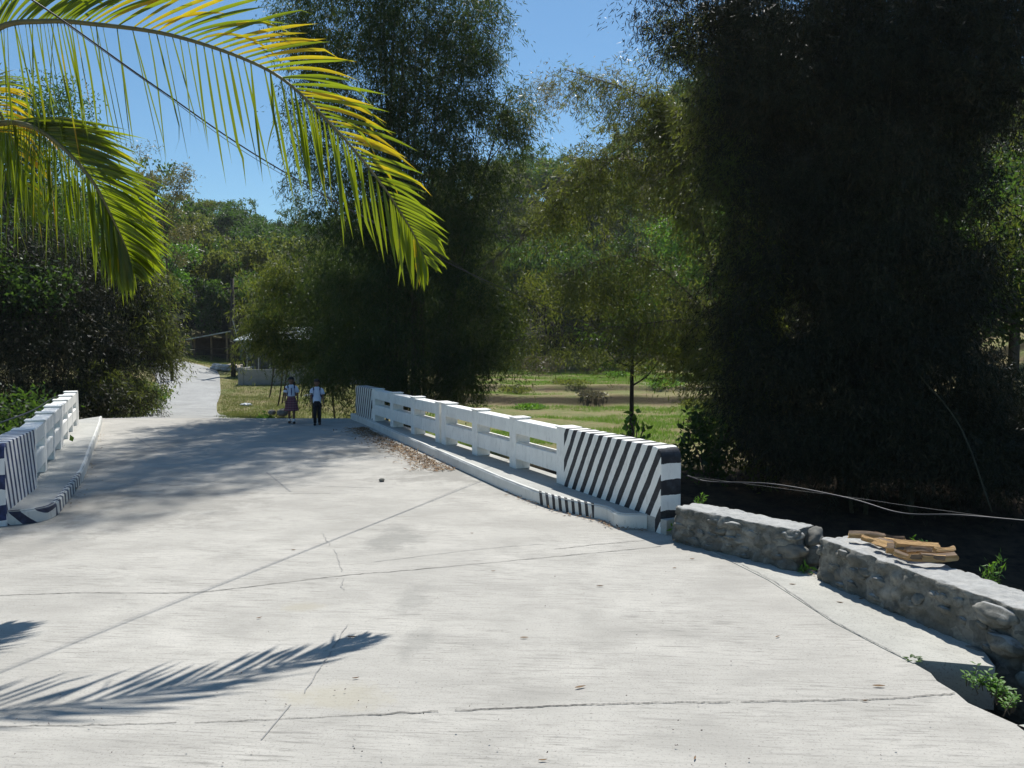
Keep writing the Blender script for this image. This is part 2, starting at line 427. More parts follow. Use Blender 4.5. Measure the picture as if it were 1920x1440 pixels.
# ------------------------------------------------------------------ parapets
PH = .80
def frame_mat(o, d):  # local x along d, local y outward, z up
    nrm = Vector((d.y, -d.x, 0))
    return Matrix(((d.x, nrm.x, 0, o.x), (d.y, nrm.y, 0, o.y), (0, 0, 1, o.z), (0, 0, 0, 1)))
def parapet(A, D, side, length, bays, panel_near, panel_far, label, stripe_near, stripe_far, turn=0):
    """local x runs from A along D; local y = side*outward"""
    root = empty('bridge_parapet', A)
    root.rotation_euler = (0, 0, math.atan2(D.y, D.x))
    tag(root, label, 'bridge parapet', 'parapets of the road bridge')
    sy = side
    T = .26
    def bx(x0, x1, y0, y1, z0, z1, nm, m=M_WHITE):
        q = MB(); q.box((x0, min(sy * y0, sy * y1), z0), (x1, max(sy * y0, sy * y1), z1)); return bevel(q.build(nm, m, root), .012)
    # posts
    half = length / 2; pw = .24
    centers = []
    for k in range(bays + 1):
        c = (k / bays) * (half - .06 - pw) + pw / 2; centers.append(c)
    xs_ = centers + [c + half + .06 for c in centers]
    for c in xs_:
        post = bx(c - pw / 2, c + pw / 2, 0, T, 0, PH + .005, 'post')
        cap = MB(); cap.box((c - pw / 2 - .02, min(-sy * .015, sy * (T + .015)), PH + .005), (c + pw / 2 + .02, max(-sy * .015, sy * (T + .015)), PH + .026))
        bevel(cap.build('cap', M_WHITE, post), .012)
    for grp in (xs_[:bays + 1], xs_[bays + 1:]):
        for a, b_ in zip(grp[:-1], grp[1:]):
            bx(a + pw / 2, b_ - pw / 2, .004, T - .006, .565, PH - .012, 'top_rail')
            bx(a + pw / 2, b_ - pw / 2, .006, T - .010, .16, .42, 'lower_rail')
    # solid end panels, their outer top corner rounded
    def panel(x0, x1, dirn, mats, nm='end_panel'):
        r = .13; prof = []
        z1 = PH + .02
        L = abs(x1 - x0)
        pts = [(0, -.05 if dirn < 0 else 0), (0, z1)]
        for k in range(9):
            a = math.pi / 2 * (1 - k / 8); pts.append((L - r + r * math.cos(a), z1 - r + r * math.sin(a)))
        pts.append((L, -.25 if dirn < 0 else 0))
        V = []
        for y in (-.012, T + .012):
            V += [(x0 + dirn * p[0], sy * y, p[1]) for p in pts]
        k = len(pts); F = [tuple(range(k)), tuple(range(k, 2 * k))[::-1]]; mi = [0, 0]
        for i in range(k):
            F.append((i, (i + 1) % k, k + (i + 1) % k, k + i)); mi.append(1 if i >= 4 and i < k - 1 else 0)
        o = mk(nm, V, F, mats, root, mi=mi)
        bm = bmesh.new(); bm.from_mesh(o.data); bmesh.ops.recalc_face_normals(bm, faces=bm.faces); bm.to_mesh(o.data); bm.free()
        return bevel(o, .012)
    pn = panel(-.002, -panel_near, -1, stripe_near); pn.rotation_euler = (0, 0, turn)
    panel(length + .002, length + panel_far, 1, stripe_far)
    return root
DK = (.018, .02, .024); BL = (.02, .03, .08)
rl = (gnd(1083, 909, KZ) - gnd(706, 788, KZ)).length
near_len = (RA - gnd(1083, 909, KZ)).length
far_len = (RB - gnd(706, 788, KZ)).length
RP0 = RA + RD * near_len
M_SR = [paint('black and white diagonal stripes', (.88, .865, .81), ('x', near_len / 10.5, .60, .12, .47)), paint('black and white end bands', (.88, .865, .81), ('z', .36, 0, .36 * 3 - .27, .47))]
M_SRF = [paint('far black and white stripes', (.74, .74, .71), ('x', far_len / 8, .45, .0, .45)), M_WHITE]
parapet(RP0, RD, -1, rl, 3, near_len, max(far_len, 1.0), 'white concrete parapet with black striped end panel on the right side of the bridge', M_SR, M_SRF)
ll = (LB - LA).length
M_SL = [paint('navy and white diagonal stripes', (.78, .78, .77), ('x', .185, .42, .0, .45), dark=(.03, .04, .085)), paint('navy end bands', (.78, .78, .77), ('z', .37, 0, .1, .5), dark=BL)]
parapet(LA, LD, 1, ll - .3, 3, 1.66, .34, 'white concrete parapet with navy striped panel, at the left edge of the bridge', M_SL, [M_WHITE, M_WHITE], R(-5.4))

# ------------------------------------------------------------------ lane beyond the bridge
def ribbon_terrain(name, L, Rr, m, lift):
    n_ = 60; A = spline(L, n_); B = spline(Rr, n_); V, F = [], []; K = 7
    for i in range(n_):
        for k in range(K):
            p = L2(A[i], B[i], k / (K - 1)); V.append((p.x, p.y, H(p.x, p.y) + lift))
            if i and k: q = i * K + k; F.append((q - K - 1, q - K, q, q - 1))
    return mk(name, V, F, m, smooth=True)
def lanepts(px, ds): return [Vector(((x - 960) / FPX * d, d, 0)) for x, d in zip(px, ds)]
ds = [22.9, 26, 31, 36, 43, 48, 53, 55.5, 57.5]
lane = ribbon_terrain('road_beyond', lanepts([190, 235, 268, 272, 285, 290, 260, 200, 100], ds), lanepts([664, 470, 412, 405, 412, 412, 410, 398, 345], ds), M_FARROAD, .05)
tag(lane, kind='structure')

# ------------------------------------------------------------------ foliage machinery
def wn(P, s):                       # cheap smooth pseudo-noise, about -1..1
    x, y, z = P[:, 0] * s, P[:, 1] * s, P[:, 2] * s
    return (np.sin(x * 1.7 + 1.3 * np.sin(z * 1.1 + y)) + np.sin(z * 2.1 + 1.7 * np.sin(x * .9 - y * .7)) + np.sin(y * 1.9 + 1.1 * np.sin(z * 1.3 + x * .6))) / 3
def blob_centres(blobs, gap=.1, ns=1.6):
    out = []
    for (px, py, d, rx, ry, rd, nc) in blobs:
        c = dep(px, py, d); k = d / FPX
        u = RNG.normal(size=(int(nc), 3)); u /= np.linalg.norm(u, axis=1)[:, None]
        u *= RNG.random((int(nc), 1)) ** (1 / 2.6)
        P = np.array(c) + u * np.array([rx * k, rd, ry * k]); rho = (u ** 2).sum(1)
        P = P[wn(P, ns) + .6 * wn(P, ns * 2.7) > gap - .62 + .75 * rho]
        out.append(P)
    return np.concatenate(out)
def world_centres(blobs, gap=.1, ns=1.6):
    out = []
    for (c, r, nc) in blobs:
        u = RNG.normal(size=(int(nc), 3)); u /= np.linalg.norm(u, axis=1)[:, None]; u *= RNG.random((int(nc), 1)) ** (1 / 2.8)
        P = np.array(c) + u * np.array(r); P = P[wn(P, ns) > gap - .55]; out.append(P)
    return np.concatenate(out)
def leaves(P, k, spread, ldir, rnd, ln, wd, tint=(.5, .22), outward=None, sprig=0):
    n_ = len(P) * k
    B = np.repeat(P, k, 0) + RNG.normal(size=(n_, 3)) * np.array(spread)
    D = np.array(ldir)[None] + RNG.normal(size=(n_, 3)) * rnd
    if sprig:                         # leaves strung along a drooping twig
        G = RNG.normal(size=(len(P), 3)) * np.array([1, 1, .35]); G /= np.linalg.norm(G, axis=1)[:, None]
        t = RNG.random(n_)[:, None]; L0 = (sprig * (.5 + RNG.random(len(P))))[:, None]
        B = B + np.repeat(G * L0, k, 0) * t + np.array([0, 0, -1.0]) * np.repeat(L0, k, 0) * (.25 * t + .75 * t * t)
        D = D + np.repeat(G, k, 0) * .45
    if outward is not None: D += np.repeat(outward, k, 0)
    D /= np.linalg.norm(D, axis=1)[:, None]
    S = np.cross(D, RNG.normal(size=(n_, 3))); S /= np.linalg.norm(S, axis=1)[:, None] + 1e-9
    L = (ln[0] + (ln[1] - ln[0]) * RNG.random(n_))[:, None]; W = (wd[0] + (wd[1] - wd[0]) * RNG.random(n_))[:, None] / 2
    V = np.stack([B, B + D * L * .38 + S * W, B + D * L, B + D * L * .38 - S * W], 1).reshape(-1, 3)
    F = np.arange(n_ * 4).reshape(-1, 4)
    ct = np.repeat(RNG.normal(size=len(P)) * tint[1] * .7 + .25 * wn(P, .9), k)
    T = np.clip(tint[0] + ct + RNG.normal(size=n_) * tint[1], 0, 1)
    return V, F, T
def merge(*parts):
    V, F, T, o = [], [], [], 0
    for v, f, t in parts: V.append(v); F.append(f + o); T.append(t); o += len(v)
    return np.concatenate(V), np.concatenate(F), np.concatenate(T)
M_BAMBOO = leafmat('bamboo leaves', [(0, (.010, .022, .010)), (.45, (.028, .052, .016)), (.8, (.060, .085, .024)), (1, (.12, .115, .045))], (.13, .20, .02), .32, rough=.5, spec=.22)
M_BAMBOO_DARK = leafmat('shade-darkened bamboo leaves', [(0, (.007, .011, .005)), (.5, (.019, .024, .009)), (.85, (.040, .040, .017)), (1, (.08, .062, .03))], (.05, .055, .01), .12, rough=.5, spec=.18)  # darker copy of the bamboo leaves, shade put into its colours
M_DRYB = leafmat('dry bamboo leaves', [(0, (.05, .06, .02)), (.5, (.12, .12, .05)), (1, (.24, .19, .11))], (.28, .26, .06), .35)
M_BROAD = leafmat('broad green leaves', [(0, (.010, .028, .010)), (.5, (.036, .072, .020)), (1, (.085, .13, .035))], (.16, .30, .03), .34, rough=.5, spec=.25)
M_OLIVE = leafmat('olive leaves', [(0, (.022, .042, .014)), (.5, (.068, .092, .026)), (1, (.16, .155, .06))], (.28, .33, .035), .40, rough=.5, spec=.25)
M_DRY = leafmat('dry brush leaves', [(0, (.05, .045, .03)), (.5, (.11, .10, .06)), (1, (.18, .15, .09))], (.2, .18, .08), .25)
M_BRIGHT = leafmat('fresh green leaves', [(0, (.04, .10, .015)), (.5, (.08, .19, .03)), (1, (.15, .28, .05))], (.25, .48, .03), .38)
M_CULM = plain('bamboo culm skin', (.075, .070, .035), .6, .3, 3)
M_BARK = plain('grey brown bark', (.085, .068, .052), .9, .35, 8, bump=.5)
M_TWIG = plain('dry twig bark', (.15, .12, .085), .9, .3, 8)
BAM = dict(ldir=(0, 0, -.75), rnd=.55, ln=(.16, .30), wd=(.026, .05))

def culm(path, r0, parent, loc, nm='culm', m=None, r1=.012, n_=26, sides=7):
    P = spline([Vector(p) - Vector(loc) for p in path], n_)
    q = MB(); rr = [r0 + (r1 - r0) * (i / (n_ - 1)) for i in range(n_)]
    q.tube(P, rr, sides); return q.build(nm, m or M_CULM, parent, smooth=True)
def path_centres(path, n_, rad, t0=.3, droop=.35):
    P = np.array(spline([Vector(p) for p in path], 80)); t = t0 + (1 - t0) * RNG.random(n_)
    i = (t * 79).astype(int); Q = P[i] + RNG.normal(size=(n_, 3)) * rad * (.35 + .65 * np.sin(np.pi * np.clip((t - t0) / (1 - t0), .08, .95)))[:, None]
    Q[:, 2] -= np.abs(RNG.normal(size=n_)) * droop
    return Q
def twigs(P, Q, name, parent, loc, r=.006, m=None):
    """thin straight twigs from Q (on the branch) to P (leaf clusters)"""
    P = P - np.array(loc); Q = Q - np.array(loc); D = P - Q
    A = np.cross(D, RNG.normal(size=D.shape)); A = A / (np.linalg.norm(A, axis=1)[:, None] + 1e-9) * r
    B = np.cross(D, A); B = B / (np.linalg.norm(B, axis=1)[:, None] + 1e-9) * r
    V = np.stack([Q + A, Q - A * .5 + B, Q - A * .5 - B, P], 1).reshape(-1, 3); i = np.arange(len(P))[:, None] * 4
    F = np.concatenate([i + [0, 1, 3], i + [1, 2, 3], i + [2, 0, 3]])
    return mk(name, V, F, m or M_TWIG, parent)

# ------------------------------------------------------------------ big bamboo clump at the far right end of the bridge
def bamboo_clump(base, label, blobs, culm_paths, gap=.08, lm=None, per=16, extra=None, group='bamboo clumps by the bridge', **kw):
    loc = Vector(base); root = tag(empty('bamboo_clump', loc), label, 'bamboo', group)
    for p, r in culm_paths: culm(p, r, root, loc)
    P = blob_centres(blobs, gap)
    a = dict(BAM); a.update(kw)
    V, F, T = leaves(P, per, (.085, .085, .07), a['ldir'], a['rnd'], a['ln'], a['wd'], sprig=.62)
    if extra is not None: V, F, T = merge((V, F, T), extra)
    mk('foliage', rebase(V, loc), F, lm or M_BAMBOO, root, tint=T)
    return root
def fan(base, tops, mids=None, r=.05, spread=.6):
    out = []
    for (px, py, d) in tops:
        b = Vector(base) + Vector((random.uniform(-spread, spread), random.uniform(-spread, spread), 0)); b.z = H(b.x, b.y) - .1
        t = dep(px, py, d); mid = L2(b, t, .5) + Vector(((b.x - t.x) * .18, 0, (t.z - b.z) * .10))
        out.append(([b, L2(b, mid, .5) + Vector(((b.x - t.x) * .05, 0, 0)), mid, t], r * random.uniform(.8, 1.15)))
    return out
bA = dep(760, 770, 26.5); bA.z = H(bA.x, bA.y)
A_blobs = [(740, 40, 26.5, 205, 170, 2.6, 2300), (720, -230, 26, 200, 190, 2.8, 1600), (715, -520, 25.5, 170, 210, 2.4, 1300), (700, -850, 25, 130, 200, 2.0, 700), (610, 150, 27, 85, 170, 1.6, 560),
           (810, 240, 26.5, 120, 200, 2.2, 1500), (700, 330, 27, 110, 160, 2.2, 900), (740, 440, 26.5, 160, 140, 2.4, 1500), (770, 590, 26.5, 190, 150, 2.5, 2300), (700, 690, 26.5, 150, 60, 1.8, 700), (860, 690, 26, 75, 60, 1.4, 420),
           (905, 70, 27, 42, 130, 1.2, 330), (955, 205, 27, 50, 68, 1.1, 300), (925, 320, 27, 62, 80, 1.2, 240), (880, 440, 27, 75, 90, 1.5, 420), (930, 600, 26, 55, 110, 1.5, 420),
           (560, 320, 27.5, 45, 120, 1.2, 130), (555, 40, 27, 55, 60, 1.4, 160)]
A_culms = fan(bA, [(640, -150, 27), (700, -420, 26), (760, -300, 26), (820, -120, 26.5), (870, -20, 27), (740, -60, 27), (780, 60, 25.5), (600, 60, 27.5), (840, 60, 26), (690, 10, 25.8), (660, 200, 26), (800, 160, 25.6), (720, 150, 25.5), (905, 20, 27), (770, -150, 25.4)], r=.055)
A_culms += [([dep(820, 720, 26.5), dep(850, 560, 26.5), dep(905, 340, 27), dep(955, 165, 27)], .07), ([dep(860, 480, 26.8), dep(905, 330, 27), dep(955, 250, 27.2)], .03)]
A_blobs = [(a, b_, c_, d_ * 1.06, e_ * 1.06, f_, g_ * 1.55) for a, b_, c_, d_, e_, f_, g_ in A_blobs]
bamboo_clump(bA, 'tallest dense dark bamboo clump standing at the far right end of the bridge', A_blobs, A_culms, per=22, gap=.13, ln=(.13, .24), wd=(.02, .036))
# low drooping bamboo to its left, over the school wall
bL = dep(600, 700, 30); bL.z = H(bL.x, bL.y)
lroot = bamboo_clump(bL, 'low bamboo thicket drooping over the pale wall behind the two children',
             [(610, 530, 29, 100, 85, 1.8, 1000), (575, 650, 29.5, 110, 36, 1.5, 500), (650, 630, 28.5, 100, 80, 1.8, 1300), (690, 560, 28.5, 80, 120, 1.5, 900), (550, 590, 29.5, 75, 70, 1.5, 600)],
             fan(bL, [(480, 560, 30), (530, 500, 29.5), (620, 450, 29), (570, 480, 29)], r=.035), gap=.08, per=20, ln=(.12, .22), wd=(.018, .034))
P = blob_centres([(500, 555, 29.3, 70, 70, 1.4, 420), (475, 610, 29.8, 48, 60, 1.2, 300), (540, 500, 29, 50, 45, 1.2, 200), (530, 640, 29, 70, 40, 1.2, 260)], .28)
V, F, T = leaves(P, 20, (.085, .085, .07), (0, 0, -.75), .5, (.13, .23), (.018, .034), tint=(.55, .25), sprig=.6)
mk('sunlit_sprays', rebase(V, bL), F, M_OLIVE, lroot, tint=T)  # sunlight on the thicket's left edge given by a paler olive leaf colour
# ------------------------------------------------------------------ huge clump on the right
bB = dep(1640, 880, 18.5); bB.z = H(bB.x, bB.y)
B_blobs = [(1640, 130, 18.5, 250, 230, 2.6, 3600), (1600, -200, 18, 240, 220, 2.6, 1500), (1850, 80, 18, 150, 240, 2.2, 1500), (1860, -230, 18, 160, 160, 2.2, 900), (1700, 60, 17.5, 240, 150, 2.0, 1200), (1640, 440, 18.5, 215, 230, 2.6, 3800), (1620, 680, 18.5, 230, 180, 2.4, 3600), (1870, 760, 18, 110, 100, 2.0, 900), (1800, 560, 18.3, 60, 120, 1.2, 420),
           (1430, 130, 19, 105, 180, 2.0, 1300), (1470, 380, 19, 110, 170, 2.0, 1500), (1340, 40, 19.5, 80, 80, 1.4, 420), (1235, 10, 20, 60, 55, 1.0, 150), (1270, 75, 20, 30, 42, .8, 60),
           (1400, 560, 19, 80, 110, 1.6, 500), (1440, 700, 18.5, 90, 110, 1.6, 800), (1350, 240, 20, 60, 110, 1.4, 330), (1500, 800, 18, 110, 45, 1.4, 520), (1700, 830, 17.8, 230, 60, 1.8, 1500), (1880, 850, 17, 120, 60, 1.5, 500)]
B_culms = fan(bB, [(1500, -100, 18.5), (1560, -200, 18), (1640, -150, 18), (1700, -180, 17.8), (1760, -100, 18), (1850, -120, 18), (1920, -60, 18), (1420, -60, 18.8), (1330, 30, 19.3), (1600, 0, 17.4), (1680, 60, 17.2), (1740, 120, 17.2), (1800, 0, 17.3), (1560, 120, 17.6), (1470, 60, 18.2), (1240, 40, 20), (1880, 150, 17.5)], r=.05, spread=1.3)
B_culms += [([dep(1600, 560, 18), dep(1720, 700, 17), dep(1800, 800, 16), dep(1860, 960, 15)], .018)]
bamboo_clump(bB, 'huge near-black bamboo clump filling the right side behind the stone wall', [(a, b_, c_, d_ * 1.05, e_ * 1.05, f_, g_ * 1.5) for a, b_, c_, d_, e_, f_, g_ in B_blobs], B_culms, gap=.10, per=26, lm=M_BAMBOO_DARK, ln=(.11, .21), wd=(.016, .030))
P = blob_centres([(1310, 190, 19.6, 55, 130, 1.0, 420), (1370, 330, 19.2, 60, 120, 1.2, 420), (1290, 60, 19.8, 60, 70, 1.0, 200), (1400, 520, 19, 60, 120, 1.2, 420), (1420, 680, 18.8, 70, 90, 1.2, 380), (1890, 420, 18.6, 50, 160, 1.0, 160)], .25)
V, F, T = leaves(P, 20, (.08, .08, .07), (-.15, 0, -.7), .5, (.12, .22), (.016, .030), tint=(.42, .25), sprig=.65)
mk('outer_sprays', rebase(V, bB), F, M_OLIVE, [o for o in C.objects if o.name.startswith('bamboo_clump') and (o.location - bB).length < .01][0], tint=T)  # olive leaf colour stands for sunlit leaves along the dark clump's edge
# arching olive bamboo between the two clumps
bM = dep(1330, 800, 23.5); bM.z = H(bM.x, bM.y)
mroot = tag(empty('bamboo_clump', bM), 'arching olive bamboo with pale wispy tips leaning left against the sky', 'bamboo', 'bamboo clumps by the bridge')
arcs = [([dep(1420, 700, 22.5), dep(1360, 380, 22.5), dep(1280, 225, 23), dep(1180, 170, 23.5), dep(1060, 130, 24)], .028, 420, .42, .35),
        ([dep(1430, 600, 22), dep(1400, 260, 22.5), dep(1300, 205, 23), dep(1110, 330, 24), dep(880, 525, 25)], .034, 520, .5, .25),
        ([dep(1400, 700, 23), dep(1330, 480, 23), dep(1260, 330, 23.5), dep(1120, 300, 24), dep(1020, 380, 24.5)], .028, 620, .6, .3),
        ([dep(1400, 720, 22.5), dep(1300, 560, 23), dep(1180, 480, 23.5), dep(1040, 520, 24)], .026, 620, .55, .25),
        ([dep(1420, 740, 22), dep(1330, 610, 22.5), dep(1180, 610, 23), dep(950, 640, 24)], .022, 380, .35, .3),
        ([dep(1380, 700, 22.5), dep(1320, 440, 23), dep(1250, 260, 23.2), dep(1230, 150, 23.3)], .026, 330, .45, .35)]
PP, QQ = [], []
for path, r, nc, rad, t0 in arcs:
    culm(path, r, mroot, bM)
    P = path_centres(path, nc, rad, t0); PP.append(P)
    S = np.array(spline([Vector(p) for p in path], 60)); j = np.argmin(((P[:, None] - S[None]) ** 2).sum(2), 1); QQ.append(S[np.maximum(j - 2, 0)])
PP = np.concatenate(PP); QQ = np.concatenate(QQ)
twigs(PP, QQ, 'twigs', mroot, bM)
B2 = blob_centres([(1150, 330, 24, 150, 75, 1.2, 520), (1050, 410, 24.5, 100, 70, 1.2, 330), (1150, 560, 24, 140, 62, 1.2, 520), (1300, 330, 23.5, 70, 90, 1.2, 300), (1250, 640, 23, 90, 50, 1.1, 260), (1320, 700, 22, 70, 70, .9, 420), (1400, 640, 21.5, 70, 110, 1.0, 600), (1380, 760, 21, 60, 50, .9, 260), (1000, 540, 25, 70, 60, 1.0, 170)], .42)
V, F, T = merge(leaves(PP, 12, (.07, .07, .06), (-.1, 0, -.6), .5, (.14, .24), (.018, .034), tint=(.72, .24), sprig=.42), leaves(B2, 20, (.08, .08, .07), (0, 0, -.7), .5, (.14, .25), (.020, .038), tint=(.66, .28), sprig=.6))
mk('foliage', rebase(V, bM), F, M_OLIVE, mroot, tint=T)
W = blob_centres([(1070, 165, 24, 90, 55, .9, 260), (1180, 150, 24, 80, 60, .9, 240), (1240, 230, 23.5, 60, 60, .9, 200), (1010, 190, 24.5, 40, 40, .7, 70), (1130, 230, 24, 70, 30, .8, 70)], .35)
V, F, T = leaves(W, 14, (.08, .08, .06), (-.1, 0, -.45), .6, sprig=.55, tint=(.6, .25), ln=(.13, .22), wd=(.016, .028))
mk('wispy_tips', rebase(V, bM), F, M_DRYB, mroot, tint=T)

# ------------------------------------------------------------------ left thicket
bC = dep(120, 790, 26); bC.z = H(bC.x, bC.y)
bamboo_clump(bC, 'dense dark bamboo thicket overhanging the left end of the bridge',
             [(120, 560, 26.5, 150, 120, 2.6, 2600), (40, 660, 25, 180, 130, 2.8, 3200), (20, 500, 26, 150, 120, 2.6, 2200), (-120, 600, 24, 160, 240, 2.8, 1900), (200, 670, 26, 85, 105, 2.2, 1300), (150, 740, 24.5, 150, 50, 1.8, 900), (270, 560, 27, 52, 85, 1.2, 380), (285, 640, 27, 55, 60, 1.3, 380), (250, 480, 27.5, 60, 50, 1.4, 260)],
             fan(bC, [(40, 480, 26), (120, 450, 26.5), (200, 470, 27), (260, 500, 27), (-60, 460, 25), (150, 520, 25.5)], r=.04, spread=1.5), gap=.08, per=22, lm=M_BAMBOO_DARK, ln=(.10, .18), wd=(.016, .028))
EC = blob_centres([(285, 590, 26.8, 52, 105, 1.3, 520), (250, 480, 27.3, 62, 60, 1.4, 300), (200, 720, 24.6, 80, 60, 1.2, 320), (300, 660, 27, 40, 50, 1.1, 240)], .22)
V, F, T = leaves(EC, 20, (.09, .09, .08), (.1, 0, -.7), .5, sprig=.55, ln=(.13, .24), wd=(.018, .034), tint=(.5, .22))
mk('sunlit_sprays', rebase(V, bC), F, M_OLIVE, [o for o in C.objects if o.name.startswith('bamboo_clump') and (o.location - bC).length < .01][0], tint=T)  # lit right edge of the thicket coloured in with paler olive leaves

# ------------------------------------------------------------------ broadleaf trees
def limb_tree(name, base, height, spread, lm, label, cat='tree', group=None, nb=9, leaf=(.09, .16), per=20, ncl=500, lw=.6, tr=.12, bark=None, crown_z=.45, flat=.8, gap=.15, lean=(0, 0), ldir=(0, 0, -.2), seed=0, tint=(.5, .2), tight=1, blobs=None):
    rs = random.Random(seed * 7 + 3); loc = Vector(base)
    root = tag(empty(name, loc), label, cat, group)
    q = MB(); top = Vector((lean[0], lean[1], height * .72))
    tp = spline([Vector((0, 0, -.3)), Vector((lean[0] * .2, lean[1] * .2, height * .3)), top * .85, top], 12)
    q.tube(tp, [tr * (1 - .75 * i / 11) for i in range(12)], 8)
    ends = []
    for k in range(nb):
        t = rs.uniform(.4, .98); s = tp[int(t * 11)]; a = k * 2.4 + rs.uniform(-.4, .4)
        e = s + Vector((math.cos(a) * spread * rs.uniform(.45, .8), math.sin(a) * spread * rs.uniform(.45, .8), height * rs.uniform(.08, .26)))
        md = L2(s, e, .5) + Vector((0, 0, -.05 * height * rs.random()))
        q.tube(spline([s, md, e], 6), [tr * .38 * (1 - .8 * i / 5) for i in range(6)], 5); ends.append((e, md))
    q.build('trunk', bark or M_BARK, root, smooth=True)
    bl = []
    for e, md in ends:
        bl.append((tuple(e), (spread * .36, spread * .36, spread * .27 * flat), ncl / nb * .7)); bl.append((tuple(md), (spread * .28, spread * .28, spread * .2), ncl / nb * .3))
    P = world_centres(bl, gap, 3.0 / spread)
    V, F, T = leaves(P, per, (spread * .07 * tight,) * 3, ldir, .8, leaf, (leaf[0] * lw, leaf[1] * lw), tint=tint)
    mk('crown', V, F, lm, root, tint=T)
    return root
# wooded hillside: eight different trees, copied and turned
protos = []
specs = [(M_BROAD, 9, 4.2, 'leafy mid-green tree', .5), (M_OLIVE, 8, 4.0, 'dry olive tree', .5), (M_BROAD, 7, 3.6, 'low dark green tree', .3), (M_OLIVE, 10, 3.8, 'tall thin olive tree', .6),
         (M_BROAD, 8, 4.6, 'broad spreading green tree', .6), (M_DRY, 7, 3.4, 'half-bare brown tree', .5), (M_OLIVE, 6, 3.6, 'low bushy olive tree', .4), (M_BROAD, 10, 4.4, 'tall rounded green tree', .45)]
for i, (mm, h_, s_, lb_, tn) in enumerate(specs):
    protos.append(limb_tree('hillside_tree', (0, 0, 0), h_, s_, mm, 'x', group='x', nb=12, leaf=(.20, .40), per=20, ncl=400, tr=.16, seed=i, gap=.30, tint=(tn, .24), lw=.55, tight=.6))
used = [False] * len(protos); rs = random.Random(5)
spots = []
yy = 71.0
while yy < 150:
    step = 3.9 + (yy - 71) * .035
    x_ = -.68 * yy
    while x_ < .66 * yy:
        X_ = x_ + rs.uniform(-1.3, 1.3); Y_ = yy + rs.uniform(-1.3, 1.3); px = 960 + X_ / Y_ * FPX
        if not (px > 1480 and Y_ > 76) and not (px < 60): spots.append((X_, Y_, px))
        x_ += step * rs.uniform(.85, 1.2)
    yy += 4.6 + (yy - 71) * .03
spots = spots[:290]
for (X_, Y_, px) in spots:
    right = px > 900
    i = rs.choice([0, 4, 7, 2, 1, 6, 4, 0] if right and Y_ < 95 else [1, 3, 5, 6, 0, 2, 7, 5] if right else [3, 1, 6, 7, 5, 2, 3, 0])
    if not used[i]: o = protos[i]; used[i] = True
    else: o = copy_tree(protos[i])
    o.location = (X_, Y_, H(X_, Y_) - .2); o.rotation_euler = (0, 0, rs.uniform(0, 6.28)); s_ = rs.uniform(.7, 1.05); o.scale = (s_, s_, s_ * rs.uniform(.9, 1.1) * (1.3 if Y_ < 80 else 1))
    row = 'at the hill foot' if Y_ < 79 else 'on the lower slope' if Y_ < 92 else 'on the middle slope' if Y_ < 106 else 'on the upper slope' if Y_ < 122 else 'near the ridge'
    col = [c_ for lim, c_ in ((200, 'left of the lane'), (290, 'above the left of the lane'), (370, 'above the lane'), (450, 'above the shed'), (530, 'above the pale wall'), (620, 'above the children'), (720, 'behind the tall bamboo'), (820, 'behind the palm frond tip'),
           (900, 'above the far rail bays'), (980, 'above the middle rail bays'), (1060, 'above the near rail bays'), (1140, 'above the pale bushy shrub'), (1220, 'above the small dark trunk'), (1300, 'above the striped panel end'), (1380, 'beside the bright green tree'), (9999, 'behind the huge bamboo')) if px < lim][0]
    o['label'] = specs[i][3] + ' ' + row + ', ' + col; o['group'] = specs[i][3] + 's on the wooded hill'; o['category'] = 'tree'

seen_ = {}
for o in [q_ for q_ in C.objects if q_.name.startswith('hillside_tree')]: seen_.setdefault(o['label'], []).append(o)
for lb_, os_ in seen_.items():
    if len(os_) > 1:
        os_.sort(key=lambda q_: q_.location.x / q_.location.y)
        for o, wd_ in zip(os_, ('left one', 'right one') if len(os_) == 2 else ('leftmost', 'middle one', 'rightmost') if len(os_) == 3 else ('leftmost', 'second from left', 'third from left', 'fourth from left', 'fifth from left', 'sixth from left')):
            o['label'] = lb_ + ', ' + wd_
def T_(*a, **k): return limb_tree(*a, **k)
def at(px, d): x = (px - 960) / FPX * d; return (x, d, H(x, d))
T_('tree', at(322, 47), 14.5, 2.3, M_DRYB, 'slender feathery tree rising above the left thicket against the sky', nb=10, ncl=420, per=18, leaf=(.12, .22), lw=.3, tr=.10, seed=21, gap=.2, tint=(.45, .2), lean=(-.3, 0))
T_('tree', at(35, 31), 13.2, 4.0, M_BROAD, 'tall dark tree at the left edge rising behind the palm fronds', nb=14, ncl=1500, per=20, leaf=(.11, .2), lw=.35, tr=.16, tint=(.3, .2), seed=22, gap=.12, lean=(-.4, 0))
T_('tree', at(-60, 25), 6.6, 3.2, M_BROAD, 'dark broadleaf tree at the left border of the photo under the palm', nb=11, ncl=800, per=18, leaf=(.12, .22), lw=.5, tr=.16, seed=23, gap=.1)
T_('tree', at(300, 56), 8.6, 2.6, M_BRIGHT, 'bright green tree behind the left thicket beside the lane', nb=9, ncl=420, per=16, leaf=(.14, .26), lw=.5, tr=.12, seed=24, gap=.1, tint=(.2, .15))
T_('tree', at(500, 58), 7.2, 2.6, M_BROAD, 'green tree behind the pale wall right of the utility pole', nb=9, ncl=420, per=16, leaf=(.14, .26), lw=.5, tr=.12, seed=25, gap=.1, tint=(.3, .2))
T_('tree', at(1185, 25), 6.2, 1.7, M_BROAD, 'small tree with a dark straight trunk standing in front of the field terraces', nb=9, ncl=260, per=14, leaf=(.10, .18), lw=.4, tr=.085, seed=26, gap=.2, tint=(.3, .2), bark=plain('dark bark', (.035, .03, .025), .95, .3, 8))
